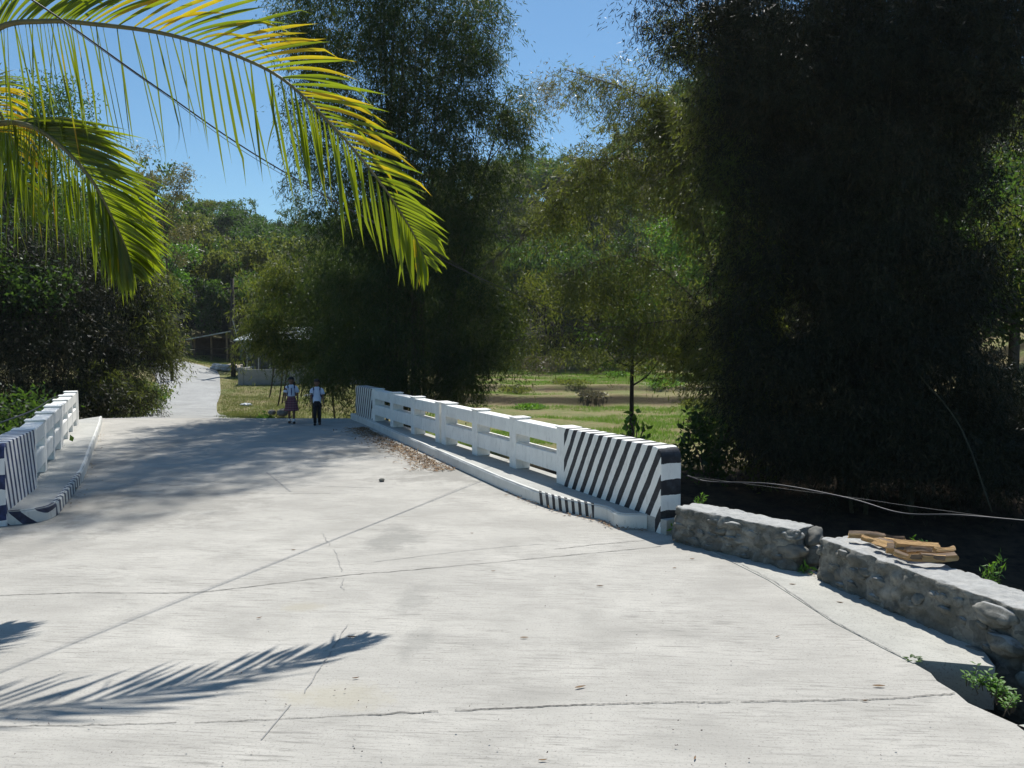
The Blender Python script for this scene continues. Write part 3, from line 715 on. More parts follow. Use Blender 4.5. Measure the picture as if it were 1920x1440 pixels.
T_('tree', at(1895, 27), 8.6, 3.0, M_BRIGHT, 'yellow-green tree glimpsed at the right edge behind the huge bamboo', nb=9, ncl=520, per=16, leaf=(.12, .22), lw=.5, tr=.12, seed=27, gap=.15, tint=(.2, .2))
T_('tree', at(1330, 60), 12.5, 4.5, M_BRIGHT, 'large bright green tree at the hill foot seen past the huge bamboo', nb=13, ncl=900, per=16, leaf=(.2, .34), lw=.55, tr=.2, seed=28, gap=.15, tint=(.12, .18))
for k, (px, d, hh, ss, mm, lb_) in enumerate([(1660, 30, 9, 4.5, M_BROAD, 'dark tree behind the huge bamboo at right'), (1800, 34, 11, 5, M_BROAD, 'farther dark tree behind the huge bamboo at right'), (1500, 34, 9, 4, M_OLIVE, 'dark olive tree just left of the huge bamboo trunks'), (1980, 24, 9, 4, M_BROAD, 'dark tree at the right border of the photo'), (1905, 40, 12, 5.5, M_BROAD, 'broad tree filling the gap beyond the yellow-green tree at right'), (1830, 44, 14, 5.5, M_OLIVE, 'tall olive tree far behind the right half of the huge bamboo'), (1960, 47, 15, 6, M_BROAD, 'tallest far tree at the right border, up the slope')]):
    T_('tree', at(px, d), hh, ss, mm, lb_, nb=11, ncl=900, per=16, leaf=(.16, .3), lw=.5, tr=.16, seed=40 + k, gap=.05, tint=(.2, .15))

def shrub(base, r, h, lm, label, name='shrub', group=None, n_=90, per=14, leaf=(.08, .15), lw=.4, seed=0, tint=(.5, .2), ldir=(0, 0, .3), gap=.1, cat='shrub', stems=7):
    loc = Vector(base); root = tag(empty(name, loc), label, cat, group); rs_ = random.Random(seed)
    q = MB()
    for k in range(stems):
        a = rs_.uniform(0, 6.28); e = Vector((math.cos(a) * r * .7, math.sin(a) * r * .7, h * rs_.uniform(.6, .95)))
        q.tube(spline([Vector((0, 0, -.05)), e * .5 + Vector((0, 0, .1 * h)), e], 5), [.014 * max(h, .4) * (1 - .15 * i) for i in range(5)], 4)
    q.build('stem', M_TWIG, root)
    P = world_centres([((0, 0, h * .55), (r, r, h * .5), n_)], gap, 2.2 / r)
    V, F, T = leaves(P, per, (r * .12, r * .12, h * .08), ldir, .8, leaf, (leaf[0] * lw, leaf[1] * lw), tint=tint)
    mk('foliage', V, F, lm, root, tint=T); return root
def tp(px, py, lo=12): p = onterrain(px, py, lo); return p
shrub(tp(1100, 697), 3.0, 1.9, M_OLIVE, 'pale bushy shrub at the foot of the hill beyond the terraces', n_=260, leaf=(.15, .28), seed=1, tint=(.75, .2))
shrub(tp(1010, 700), 2.2, 1.3, M_DRY, 'dull grey-brown shrub left of the pale bushy one beyond the terraces', n_=160, leaf=(.15, .26), seed=2)
shrub(tp(1200, 702), 1.8, 1.0, M_OLIVE, 'low weedy shrub right of the pale bushy one beyond the terraces', n_=120, leaf=(.15, .26), seed=3)
shrub((dep(1330, 780, 19.5).x, 19.5, H(dep(1330, 780, 19.5).x, 19.5)), .75, 1.75, M_BROAD, 'dark leafy shrub beyond the striped parapet end', n_=140, leaf=(.10, .2), lw=.55, seed=4, tint=(.25, .2))
shrub((dep(1420, 780, 19).x, 19, H(dep(1420, 780, 19).x, 19)), .7, 1.6, M_OLIVE, 'second dark shrub beyond the striped parapet, nearer the huge bamboo', n_=110, leaf=(.10, .18), lw=.4, seed=14, tint=(.15, .2))
shrub((dep(1188, 800, 21.5).x, 21.5, H(dep(1188, 800, 21.5).x, 21.5)), .42, 1.5, M_BRIGHT, 'young plant with large heart-shaped leaves by the small dark trunk', n_=22, per=3, leaf=(.18, .3), lw=.8, seed=5, tint=(.2, .25), ldir=(0, 0, -.6))
shrub(at(225, 27.5), 1.3, 1.2, M_OLIVE, 'dusty green shrub at the left verge of the lane', n_=260, leaf=(.09, .16), seed=6, tint=(.4, .2))
shrub(at(245, 30.5), 1.3, 1.3, M_BROAD, 'green shrub spilling over the left side of the lane, beyond the dusty one', n_=240, leaf=(.09, .16), seed=7, tint=(.4, .2))
shrub(at(262, 35), 1.2, 1.1, M_OLIVE, 'small far shrub where the lane narrows on its left side', n_=180, leaf=(.1, .18), seed=8)
shrub(at(-40, 15.5), 1.5, 1.9, M_BROAD, 'leafy plant just behind the left parapet', n_=260, leaf=(.12, .24), lw=.5, seed=9, tint=(.2, .2))
shrub(at(-60, 13.5), 1.7, 1.8, M_BROAD, 'dark shrub at the left border behind the striped parapet panel', n_=260, leaf=(.12, .2), seed=10, tint=(.1, .2))
shrub(at(20, 20.5), 1.5, 1.9, M_BROAD, 'dark shrub below the thicket at the far left post', n_=300, leaf=(.10, .2), seed=11, tint=(.1, .15))
shrub(at(165, 25.6), 1.2, 1.1, M_BAMBOO, 'dark low shrub beyond the end of the left footway', n_=260, leaf=(.10, .18), seed=12, tint=(.2, .15))
shrub(at(498, 25.2), .28, .34, M_BRIGHT, 'green weed tuft at the far edge of the bridge deck', n_=26, leaf=(.08, .16), lw=.25, seed=15, tint=(.3, .2), stems=4)
shrub(at(528, 25.4), .26, .38, M_DRYB, 'dry grey weed tuft behind the schoolgirl', n_=24, leaf=(.08, .18), lw=.2, seed=16, stems=4)
for k, (px, py, r_, h_, mm, lb_) in enumerate([(960, 738, .7, .6, M_OLIVE, 'weedy bush on the terrace bank nearest the tall bamboo'), (1060, 722, .9, .5, M_OLIVE, 'low bush on the upper terrace bank, below the pale shrub'), (1240, 730, .9, .8, M_BRIGHT, 'bright weeds on the upper bank right of the small dark trunk'), (1150, 708, .8, .7, M_BRIGHT, 'clump of large pale leaves beyond the upper terrace, left of the dark trunk'),
        (1300, 765, .8, .7, M_OLIVE, 'olive bush on the field above the striped panel end'), (985, 768, .6, .4, M_BRIGHT, 'low green crop clump beyond the middle rail bays'), (1100, 752, .7, .35, M_DRY, 'dry weeds along the lower terrace bank'), (1400, 745, 1.0, 1.0, M_OLIVE, 'shady bush right of the striped panel, out on the field')]):
    shrub(tp(px, py, 23), r_ * 1.6, h_ * .55, mm, lb_, n_=120, gap=.45, leaf=(.10, .2), lw=.4, seed=80 + k, tint=(.5, .25))
# drooping bare-ish branches right of the boy
shrub(at(655, 24.6), .8, 1.25, M_BAMBOO, 'scraggy dark twigs between the boy and the far striped panel', n_=70, per=8, leaf=(.12, .22), lw=.2, seed=17, tint=(.3, .2), ldir=(0, 0, -.8))
for k, (px, d, r_, h_, lb_) in enumerate([(1480, 21.5, 1.5, 1.5, 'dark undergrowth at the left foot of the huge bamboo'), (1640, 22.5, 1.8, 1.7, 'dark undergrowth behind the middle of the huge bamboo'), (1800, 22, 1.8, 1.8, 'dark undergrowth behind the right half of the huge bamboo'), (1930, 20, 1.6, 1.8, 'dark undergrowth at the right border below the huge bamboo')]):
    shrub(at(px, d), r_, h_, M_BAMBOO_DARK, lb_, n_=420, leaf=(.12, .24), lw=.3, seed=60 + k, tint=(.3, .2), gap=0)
for k, (px, py, sc, lb_, ns) in enumerate([(1277, 1004, .13, 'small green weed at the foot of the stone wall by the striped panel', 14), (1511, 1076, .07, 'tiny weed in the gap between the two wall sections', 8)]):
    g_ = gnd(px, py); shrub((g_.x, g_.y, 0), sc, sc * 1.1, M_BRIGHT, lb_, name='weed', cat='weed', n_=ns, per=5, leaf=(.05, .10), lw=.35, seed=30 + k, tint=(.6, .2), stems=5)
def rosette(px, py, z, label, n_, ln, m_=None, up=.9):
    g_ = gnd(px, py, z); root = empty('weed', g_); tag(root, label, 'weed'); V, F, T = [], [], []
    for k in range(n_):
        a = k * 2.4 + .3; D = Vector((math.cos(a), math.sin(a), up)).normalized(); S = D.cross(Vector((0, 0, 1))).normalized(); U = S.cross(D)
        o_ = len(V); L_ = ln * random.uniform(.7, 1.1); W_ = L_ * .17
        for i in range(6):
            t = i / 5; c_ = D * L_ * t - Vector((0, 0, 1)) * L_ * .35 * t * t; w_ = W_ * math.sin(math.pi * (t * .85 + .12)) 
            V += [c_ - S * w_ + U * w_ * .5, c_, c_ + S * w_ + U * w_ * .5]
            if i:
                b_ = o_ + 3 * i; F += [(b_ - 3, b_ - 2, b_ + 1, b_), (b_ - 2, b_ - 1, b_ + 2, b_ + 1)]; T += [random.uniform(.3, .8)] * 2
    mk('leaf', V, F, m_ or M_BRIGHT, root, tint=T, smooth=True); return root
rosette(1712, 1243, -.02, 'small blue-green weed where the apron meets the road edge', 6, .10, M_BROAD)
# leafy weed patch at the road edge lower right
wr = gnd(1850, 1310, -.05); wroot = tag(empty('weed', wr), 'leafy bright green weed clump growing at the road edge in the lower right corner', 'weed')
V, F, T = [], [], []
q = MB()
for s_ in range(34):
    p = gnd(random.uniform(1815, 1895), 0 + 1300, -.1); f_ = random.random()
    p = gnd(1812 + 82 * f_, 1290 + 55 * f_ + random.uniform(-6, 8), -.08) + Vector((random.uniform(0, .12), random.uniform(0, .1), 0)); hgt_ = random.uniform(.07, .15)
    tipv = p + Vector((random.uniform(-.04, .05), random.uniform(-.05, .03), hgt_)); q.tube([p - wr, L2(p, tipv, .5) - wr, tipv - wr], [.0035, .003, .002], 4)
    for j in range(9):
        t = .35 + .65 * j / 8; b_ = L2(p, tipv, t) - wr; a = j * 2.4 + s_; D = Vector((math.cos(a), math.sin(a), .55)).normalized(); S = D.cross(Vector((0, 0, 1))).normalized(); L_ = random.uniform(.03, .055); o_ = len(V)
        V += [b_, b_ + D * L_ * .55 - S * L_ * .24, b_ + D * L_ - Vector((0, 0, .008)), b_ + D * L_ * .55 + S * L_ * .24]; F.append((o_, o_ + 1, o_ + 2, o_ + 3)); T.append(random.uniform(.25, .95))
q.build('stem', M_TWIG, wroot); mk('foliage', V, F, M_BRIGHT, wroot, tint=T)
for k, (px, py, z, lb_) in enumerate([(1735, 1020, -.1, 'feathery green weed poking up behind the firewood'), (1868, 1052, -.1, 'small green sprig behind the near end of the stone wall'), (1303, 925, -.2, 'green leaves between the parapet end and the stone wall')]):
    g_ = dep(px, py, [7.7, 6.9, 9.8][k]); h_ = g_.z - z; root = tag(empty('weed', (g_.x, g_.y, z)), lb_, 'weed')
    q = MB(); P = []
    for j in range(4):
        e = Vector((random.uniform(-.10, .10), random.uniform(-.05, .05), h_ * random.uniform(.75, 1.05))); q.tube([Vector((0, 0, -.3)), e * .5, e], [.005, .004, .002], 4)
        P += [e * t for t in np.linspace(.6, 1, 6)]
    q.build('stem', M_TWIG, root); V, F, T = leaves(np.array([tuple(p) for p in P]), 5, (.02, .02, .02), (0, 0, .2), .8, (.04, .08), (.008, .02)); mk('foliage', V, F, M_BRIGHT, root, tint=T)

# ------------------------------------------------------------------ grass, field crops, litter
def tufts(name, pts, n_per, hgt_, wd, m_, label, tint=(.5, .2), lean=.35, spread=.12):
    P = np.array(pts); n_ = len(P) * n_per; B = np.repeat(P, n_per, 0) + RNG.normal(size=(n_, 3)) * np.array([spread, spread, 0])
    B[:, 2] = hgt(B[:, 0], B[:, 1]) - .02
    D = np.array([0, 0, 1.0]) + RNG.normal(size=(n_, 3)) * lean; D /= np.linalg.norm(D, axis=1)[:, None]
    S = np.cross(D, RNG.normal(size=(n_, 3))); S /= np.linalg.norm(S, axis=1)[:, None]
    L_ = (hgt_[0] + (hgt_[1] - hgt_[0]) * RNG.random(n_) ** 1.5)[:, None]
    V = np.stack([B - S * wd / 2, B + S * wd / 2, B + D * L_], 1).reshape(-1, 3)
    T = np.clip(tint[0] + .35 * wn(B, .7) + RNG.normal(size=n_) * tint[1], 0, 1)
    o = mk(name, V, np.arange(n_ * 3).reshape(-1, 3), m_, tint=T); return tag(o, label, 'grass', kind='stuff')
M_GRASS = leafmat('verge grass', [(0, (.22, .18, .09)), (.45, (.16, .17, .06)), (1, (.08, .14, .03))], (.3, .36, .08), .3)
M_FIELD = leafmat('field greens', [(0, (.26, .22, .12)), (.3, (.15, .20, .05)), (1, (.12, .25, .045))], (.28, .5, .05), .38)
pts = []
for _ in range(9000):
    y_ = 24.2 + 32 * random.random() ** 1.2; px = random.uniform(412, 668); x_ = (px - 960) / FPX * y_
    if y_ < 58 and not (px < 425 and y_ > 50): pts.append((x_, y_, 0))
tufts('grass', pts, 9, (.04, .16), .02, M_GRASS, 'short dry green grass on the verge right of the lane', (.45, .25))
pts = []
for _ in range(2500):
    y_ = 58 + 9 * random.random(); px = random.uniform(330, 600); pts.append(((px - 960) / FPX * y_, y_, 0))
for _ in range(1500):
    y_ = 24 + 30 * random.random(); px = random.uniform(180, 262); pts.append(((px - 960) / FPX * y_, y_, 0))
tufts('grass', pts, 9, (.06, .25), .025, M_GRASS, 'rough grass round the shed and along the left of the lane', (.6, .2))
pts = []
for _ in range(26000):
    y_ = 24 + 50 * random.random(); x_ = random.uniform(-4, .3 * y_ + 3)
    v = math.sin(x_ * .35 + 2 * math.sin(y_ * .3)) + math.sin(y_ * .9 + x_ * .2)
    yw = y_ + (.6 * math.sin(x_ * .21) + .35 * math.sin(x_ * .53 + 1)) * (y_ > 38)
    if 43.3 < yw < 45.6 or 47.6 < yw < 49.6: continue
    if v > -.1 or (y_ > 50 and v > -.7): pts.append((x_, y_, 0))
tufts('crops', pts, 9, (.05, .22), .026, M_FIELD, 'low green crop and weeds on the terraced fields beyond the bridge', (.50, .24))
def litter(name, fn, n_, m_, label, ln=(.05, .12), wd=(.015, .03), zf=None):
    P = np.array([fn() for _ in range(n_)]); n_ = len(P)
    D = RNG.normal(size=(n_, 3)) * np.array([1, 1, .25]); D /= np.linalg.norm(D, axis=1)[:, None]
    S = np.cross(D, np.array([0, 0, 1.0]) + RNG.normal(size=(n_, 3)) * .35); S /= np.linalg.norm(S, axis=1)[:, None]
    L_ = (ln[0] + (ln[1] - ln[0]) * RNG.random(n_))[:, None]; W_ = (wd[0] + (wd[1] - wd[0]) * RNG.random(n_))[:, None]
    P[:, 2] += .012 + RNG.random(n_) * .015
    V = np.stack([P, P + D * L_ * .5 + S * W_ / 2, P + D * L_, P + D * L_ * .5 - S * W_ / 2], 1).reshape(-1, 3)
    low = np.repeat(P[:, 2] - .010, 4); V[:, 2] = np.maximum(V[:, 2], low)
    return tag(mk(name, V, np.arange(n_ * 4).reshape(-1, 4), m_, tint=RNG.random(n_)), label, 'leaf litter', kind='stuff')
M_LITTER = leafmat('dead leaves', [(0, (.10, .06, .035)), (.5, (.24, .15, .085)), (1, (.40, .30, .19))], (.3, .2, .1), .1, rough=.8, spec=.1)
kb = spline([gnd(x, y) for x, y in ((690, 803), (740, 828), (800, 856), (860, 884))], 40)
def f1():
    p = kb[int(39 * random.random() ** 1.3)]; k = abs(random.gauss(0, .27)) + .03; return (p.x - RN.x * k, p.y - RN.y * k, 0)
litter('leaf_litter', f1, 2300, M_LITTER, 'brown dead bamboo leaves drifted against the right kerb')
kb2 = spline([gnd(x, y) for x, y in ((960, 926), (1010, 946), (1060, 962), (1130, 978), (1160, 990), (1215, 994))], 30)
def f2():
    p = random.choice(kb2); k = abs(random.gauss(0, .05)) + .02; return (p.x - RN.x * k, p.y - RN.y * k, 0)
litter('leaf_litter', f2, 170, M_LITTER, 'thin scatter of dead leaves along the striped kerb', ln=(.03, .08), wd=(.008, .02))
wb = spline([gnd(x, y) for x, y in ((1275, 1018), (1340, 1032), (1420, 1048), (1500, 1068), (1570, 1095), (1640, 1125), (1700, 1150), (1760, 1178))], 60)
def f3():
    p = random.choice(wb); k = abs(random.gauss(0, .03)); return (p.x - RN.x * k - .01, p.y - RN.y * k, .006)
litter('leaf_litter', f3, 330, M_LITTER, 'crumbs of dead leaf and bark along the foot of the stone wall', ln=(.02, .06), wd=(.006, .02))
def f4():
    y_ = random.uniform(9.5, 23.5); x_ = (RA.x + (y_ - RA.y) * RD.x / RD.y) + random.uniform(.35, 3.2); return (x_, y_, H(x_, y_) + .02)
litter('leaf_litter', f4, 9000, M_LITTER, 'deep brown leaf litter on the bank behind the right parapet', ln=(.06, .16), wd=(.02, .04))
def f5():
    t = random.random(); p = L2(gnd(120, 955), gnd(186, 815), t); k = abs(random.gauss(0, .12)); return (p.x + k, p.y + k * .3, 0)
litter('leaf_litter', f5, 130, M_LITTER, 'few dead leaves beside the left kerb', ln=(.03, .07), wd=(.01, .02))
def f6(): return (*gnd(random.uniform(0, 1750), random.uniform(960, 1440))[:2], 0)
litter('grit', f6, 240, plain('dark grit', (.12, .10, .09), .9, .3, 20), 'specks of grit and leaf crumbs scattered on the road', ln=(.006, .02), wd=(.004, .012))
# ------------------------------------------------------------------ coconut palm at the left, crown just outside the frame
M_PALM = leafmat('palm leaflets', [(0, (.030, .050, .008)), (.5, (.065, .095, .012)), (.80, (.13, .14, .016)), (.88, (.62, .34, .02)), (1, (.80, .36, .02))], (.44, .56, .008), .50, rough=.33, spec=.45, tm=.62)
M_RACHIS = plain('palm rachis', (.15, .13, .05), .5, .25, 10, spec=.4)
M_HUSK = plain('palm fibre', (.07, .05, .035), .95, .4, 12)
crown = dep(-105, 262, 7.9)
proot = tag(empty('coconut_palm', (crown.x - .1, crown.y, H(crown.x, crown.y))), 'coconut palm at the left edge whose long yellow-green fronds hang over the road', 'palm tree')
PLOC = proot.location.copy()
q = MB(); q.tube(spline([Vector((-.25, .1, 0)), Vector((-.15, .05, crown.z * .5)), Vector((.05, 0, crown.z - .1))], 14), [.17 - .005 * i for i in range(14)], 12); q.build('trunk', M_HUSK, proot, smooth=True)
q = MB(); q.tube([crown - PLOC + Vector((0, 0, -.35)), crown - PLOC, crown - PLOC + Vector((.05, 0, .3))], [.14, .17, .05], 10); q.build('crown_shaft', M_HUSK, proot, smooth=True)
def frond(path, n_, low, upp, t0=.08, w_=.038, lowdir=None, uppdir=None, fold=.5, seed=0, orange=(.38, .8), dr=(.28, .5)):
    rs_ = random.Random(seed); P = spline([Vector(p) - PLOC for p in path], 120)
    fo = empty('frond', (0, 0, 0)); fo.parent = proot
    q = MB(); q.tube(P, [(.028 * (1 - i / 120) + .004) for i in range(120)], 7); q.build('rachis', M_RACHIS, fo, smooth=True)
    V, F, T = [], [], []
    for side in (0, 1):
        for k in range(n_):
            t = t0 + (1 - t0) * (k + rs_.uniform(-.25, .25)) / n_; t = min(max(t, 0), .999)
            i = min(int(t * 119), 118); p = P[i]; tg = (P[i + 1] - P[max(i - 1, 0)]).normalized()
            prof = (low if side == 0 else upp); L_ = float(np.interp(t, prof[0], prof[1])) * rs_.uniform(.72, 1.08)
            base_d = Vector(lowdir(t, tg) if side == 0 else uppdir(t, tg)) + Vector((rs_.gauss(0, .06), rs_.gauss(0, .06), rs_.gauss(0, .05)))
            D = base_d.normalized(); g = .05 if side == 0 else rs_.uniform(*dr)
            if rs_.random() < .06: g += .7
            pos = p.copy(); o_ = len(V); tn = rs_.gauss(.5, .16)
            org = side == 1 and orange[0] < t < orange[1] and rs_.random() < .6
            tn2 = min(1, max(0, tn)) if not org else rs_.uniform(.88, 1)
            S0 = D.cross(tg).cross(D).normalized() if side == 0 else tg.cross(D).cross(D).normalized()
            tw = rs_.uniform(-.5, .5) + (.9 if side == 0 else .5); kink = rs_.random() < .22; ks = rs_.uniform(.45, .75)
            N_ = 9
            for j in range(N_ + 1):
                s = j / N_; wj = w_ * (math.sin(math.pi * (.10 + .78 * s)) ** .8 if s < .98 else .02) * rs_.uniform(.94, 1.06)
                if s > .75: wj *= (1 - s) * 4 * .9 + .08
                S = (Matrix.Rotation(tw * (.5 + .5 * s), 3, D) @ S0); U = S.cross(D)
                V += [pos - S * wj / 2 - U * wj * fold * .4, pos.copy(), pos + S * wj / 2 - U * wj * fold * .4]
                if j:
                    b_ = o_ + 3 * j; F += [(b_ - 3, b_ - 2, b_ + 1, b_), (b_ - 2, b_ - 1, b_ + 2, b_ + 1)]
                    tt = min(1, max(0, tn2 + .12 * (s - .5) + rs_.gauss(0, .05))); T += [tt, tt]
                pos = pos + D * (L_ / N_)
                D = (D + Vector((0, 0, -1)) * g * (1.0 / N_) * 2.2).normalized()
                if kink and abs(s - ks) < .06: D = (D + Vector((rs_.uniform(-.5, .5), rs_.uniform(-.3, .3), -.5))).normalized()
    mk('leaflets', V, F, M_PALM, fo, tint=T, smooth=True)
    return fo
UP = Vector((0, 0, 1)); DN = -UP
def perp(tg):                         # upward normal of the rachis, in its own vertical plane
    u = UP - tg * tg.dot(UP); return u.normalized() if u.length > .05 else Vector((1, 0, 0))
f1p = [crown, dep(-70, 120, 7.85), dep(0, 52, 7.75), dep(80, 40, 7.7), dep(165, 44, 7.65), dep(330, 68, 7.5), dep(500, 130, 7.45), dep(600, 212, 7.45), dep(700, 325, 7.48), dep(768, 425, 7.52), dep(802, 496, 7.54)]
frond(f1p, 108, ([0, .2, .45, .7, .9, 1], [1.35, 1.45, 1.35, 1.1, .65, .25]), ([0, .2, .3, .45, .7, .9, 1], [.6, .5, .75, 1.1, .85, .48, .18]), t0=.05,
      lowdir=lambda t, tg: tg * (.16 + .15 * t) + DN * 1.0 + Vector((0, -.10, 0)), uppdir=lambda t, tg: tg * (.72 + .35 * t) + perp(tg) * (1.05 - .45 * t) + Vector((.22, .12, .06)), seed=1, w_=.033, dr=(.10, .30))
f2p = [crown + Vector((.05, 0, -.05)), dep(-20, 236, 7.75), dep(40, 232, 7.65), dep(100, 262, 7.6), dep(168, 332, 7.55), dep(212, 412, 7.6), dep(238, 470, 7.7), dep(249, 512, 7.75)]
frond(f2p, 145, ([0, .2, .5, .8, 1], [1.1, 1.3, 1.15, .6, .18]), ([0, .15, .35, .6, .85, 1], [.6, 1.0, 1.0, .8, .45, .16]), t0=.06, w_=.031,
      lowdir=lambda t, tg: tg * (.1 + .35 * t) + DN * .9 + Vector((-.22 + .25 * t, -.06, 0)), uppdir=lambda t, tg: tg * (.35 + .55 * t) + Vector((1.15 - .4 * t, .12, .22)), seed=2, orange=(.02, .2), dr=(.14, .34))
for k, pts_ in enumerate([
    [crown, dep(-70, 60, 7.7), dep(-20, -40, 7.5), dep(60, -75, 7.3), dep(150, -60, 7.1), dep(240, 0, 6.95)],
    [crown, crown + Vector((-.9, .3, .9)), crown + Vector((-2.0, .5, 1.0)), crown + Vector((-3.2, .6, .1))],
    [crown, crown + Vector((-.4, 1.1, .8)), crown + Vector((-.8, 2.3, .7)), crown + Vector((-1.0, 3.2, -.3))],
    [crown, crown + Vector((-.9, -.5, .5)), crown + Vector((-1.8, -1.0, .2)), crown + Vector((-2.5, -1.4, -.9))]]):
    lw_ = ([0, .3, .7, 1], [.5, .45, .35, .15]) if k == 0 else ([0, .3, .7, 1], [.7, 1.0, .8, .2])
    if k == 0: continue
    frond(pts_, 60, lw_, lw_, t0=.1, lowdir=lambda t, tg: tg * .3 + DN, uppdir=lambda t, tg: tg * .7 + perp(tg) * .5 + Vector((.3, .3, 0)), seed=5 + k)
f0 = [crown, dep(-150, 40, 7.2), dep(-110, -60, 6.8), dep(-40, -90, 6.5), dep(30, -70, 6.3)]
frond(f0, 46, ([0, .3, .7, 1], [.3, .6, .6, .3]), ([0, .3, .7, 1], [.3, .6, .6, .3]), t0=.4, lowdir=lambda t, tg: tg * .4 + DN, uppdir=lambda t, tg: tg * .8 + perp(tg) * .3, seed=11)

# ------------------------------------------------------------------ overhead and roadside cables
M_CABLE = plain('black cable sheath', (.012, .012, .014), .4, .1, 5, spec=.5, bump=0)
M_WIRE = plain('grey wire', (.05, .05, .05), .5, .1, 5, bump=0)
def cable(name, pts_, r, label, m_=None, cat='cable', n_=70):
    loc = pts_[0]; q = MB(); q.tube([p - loc for p in spline(pts_, n_)], r, 7); o = q.build(name, m_ or M_CABLE, None, smooth=True); o.location = loc; return tag(o, label, cat)
cable('overhead_cable', [dep(-150, -130, 5.6), dep(0, -38, 6.0), dep(120, 40, 6.42), dep(300, 168, 7.29), dep(520, 315, 8.74), dep(820, 482, 12.05), dep(960, 548, 14.7), dep(1100, 606, 18.4), dep(1183, 640, 21.5)], .0072, 'dark overhead cable crossing from the upper left behind the palm frond towards the bamboo')
cable('overhead_cable', [dep(120, 43, 6.45), dep(300, 171, 7.33), dep(520, 322, 8.8), dep(820, 475, 12.1), dep(960, 556, 14.8), dep(1183, 655, 21.5)], .003, 'thinner overhead wire sagging just beside the thick dark cable', M_WIRE)
cable('hose', [dep(1288, 892, 9.75), dep(1330, 903, 9.6), dep(1450, 908, 9.0), dep(1590, 934, 8.4), dep(1690, 962, 7.9), dep(1800, 966, 7.4), dep(1960, 980, 6.9)], .009, 'black hose strung behind the stone wall from the striped parapet end', plain('black hose', (.012, .014, .018), .45, .1, 5, spec=.4, bump=0), 'hose')
cable('wire', [dep(1288, 893, 9.8), dep(1590, 932, 8.5), dep(1700, 948, 8.1), dep(1960, 983, 7.1)], .003, 'thin wire strung just above the black hose', M_WIRE, 'wire')
cable('wire', [dep(-20, 800, 13), dep(60, 770, 15.5), dep(96, 748, 18), dep(110, 742, 20)], .014, 'dark cable sagging behind the left parapet', M_CABLE, 'wire')

# ------------------------------------------------------------------ rubble stone wall, two sections
m, n, l, b = mat('rubble masonry'); co = obj_co(n)
vo = n.new('ShaderNodeTexVoronoi'); vo.inputs['Scale'].default_value = 7.5; l.new(co, vo.inputs['Vector'])
sepv = n.new('ShaderNodeSeparateColor'); l.new(vo.outputs['Color'], sepv.inputs[0])
c = nramp(n, l, sepv.outputs[0], [(.1, (.15, .15, .135)), (.5, (.24, .235, .21)), (.9, (.31, .30, .26))])
c = nmix(n, l, nramp(n, l, nnoise(n, l, co, 5, 6, .7), [(.38, .85), (.6, 0.0)]), c, (.12, .115, .095))
c = nmix(n, l, nramp(n, l, nnoise(n, l, co, 22, 6, .75), [(.3, .8), (.5, 0.0)]), c, (.07, .068, .06))
c = nmix(n, l, nramp(n, l, nnoise(n, l, co, 1.8, 5, .7), [(.58, 0.0), (.72, .7)]), c, (.36, .345, .30))
gn = n.new('ShaderNodeSeparateXYZ'); l.new(n.new('ShaderNodeNewGeometry').outputs['Normal'], gn.inputs[0])
topc = nramp(n, l, nnoise(n, l, co, 9, 6, .7), [(.3, (.30, .30, .285)), (.65, (.47, .465, .44))])
c = nmix(n, l, nramp(n, l, gn.outputs[2], [(.72, 0.0), (.93, 1.0)]), c, topc)
l.new(c, b.inputs['Base Color']); b.inputs['Roughness'].default_value = .95; b.inputs['Specular IOR Level'].default_value = .12
nbump(n, l, b, nnoise(n, l, co, 26, 8, .75), .9, .02)
M_RUB = m
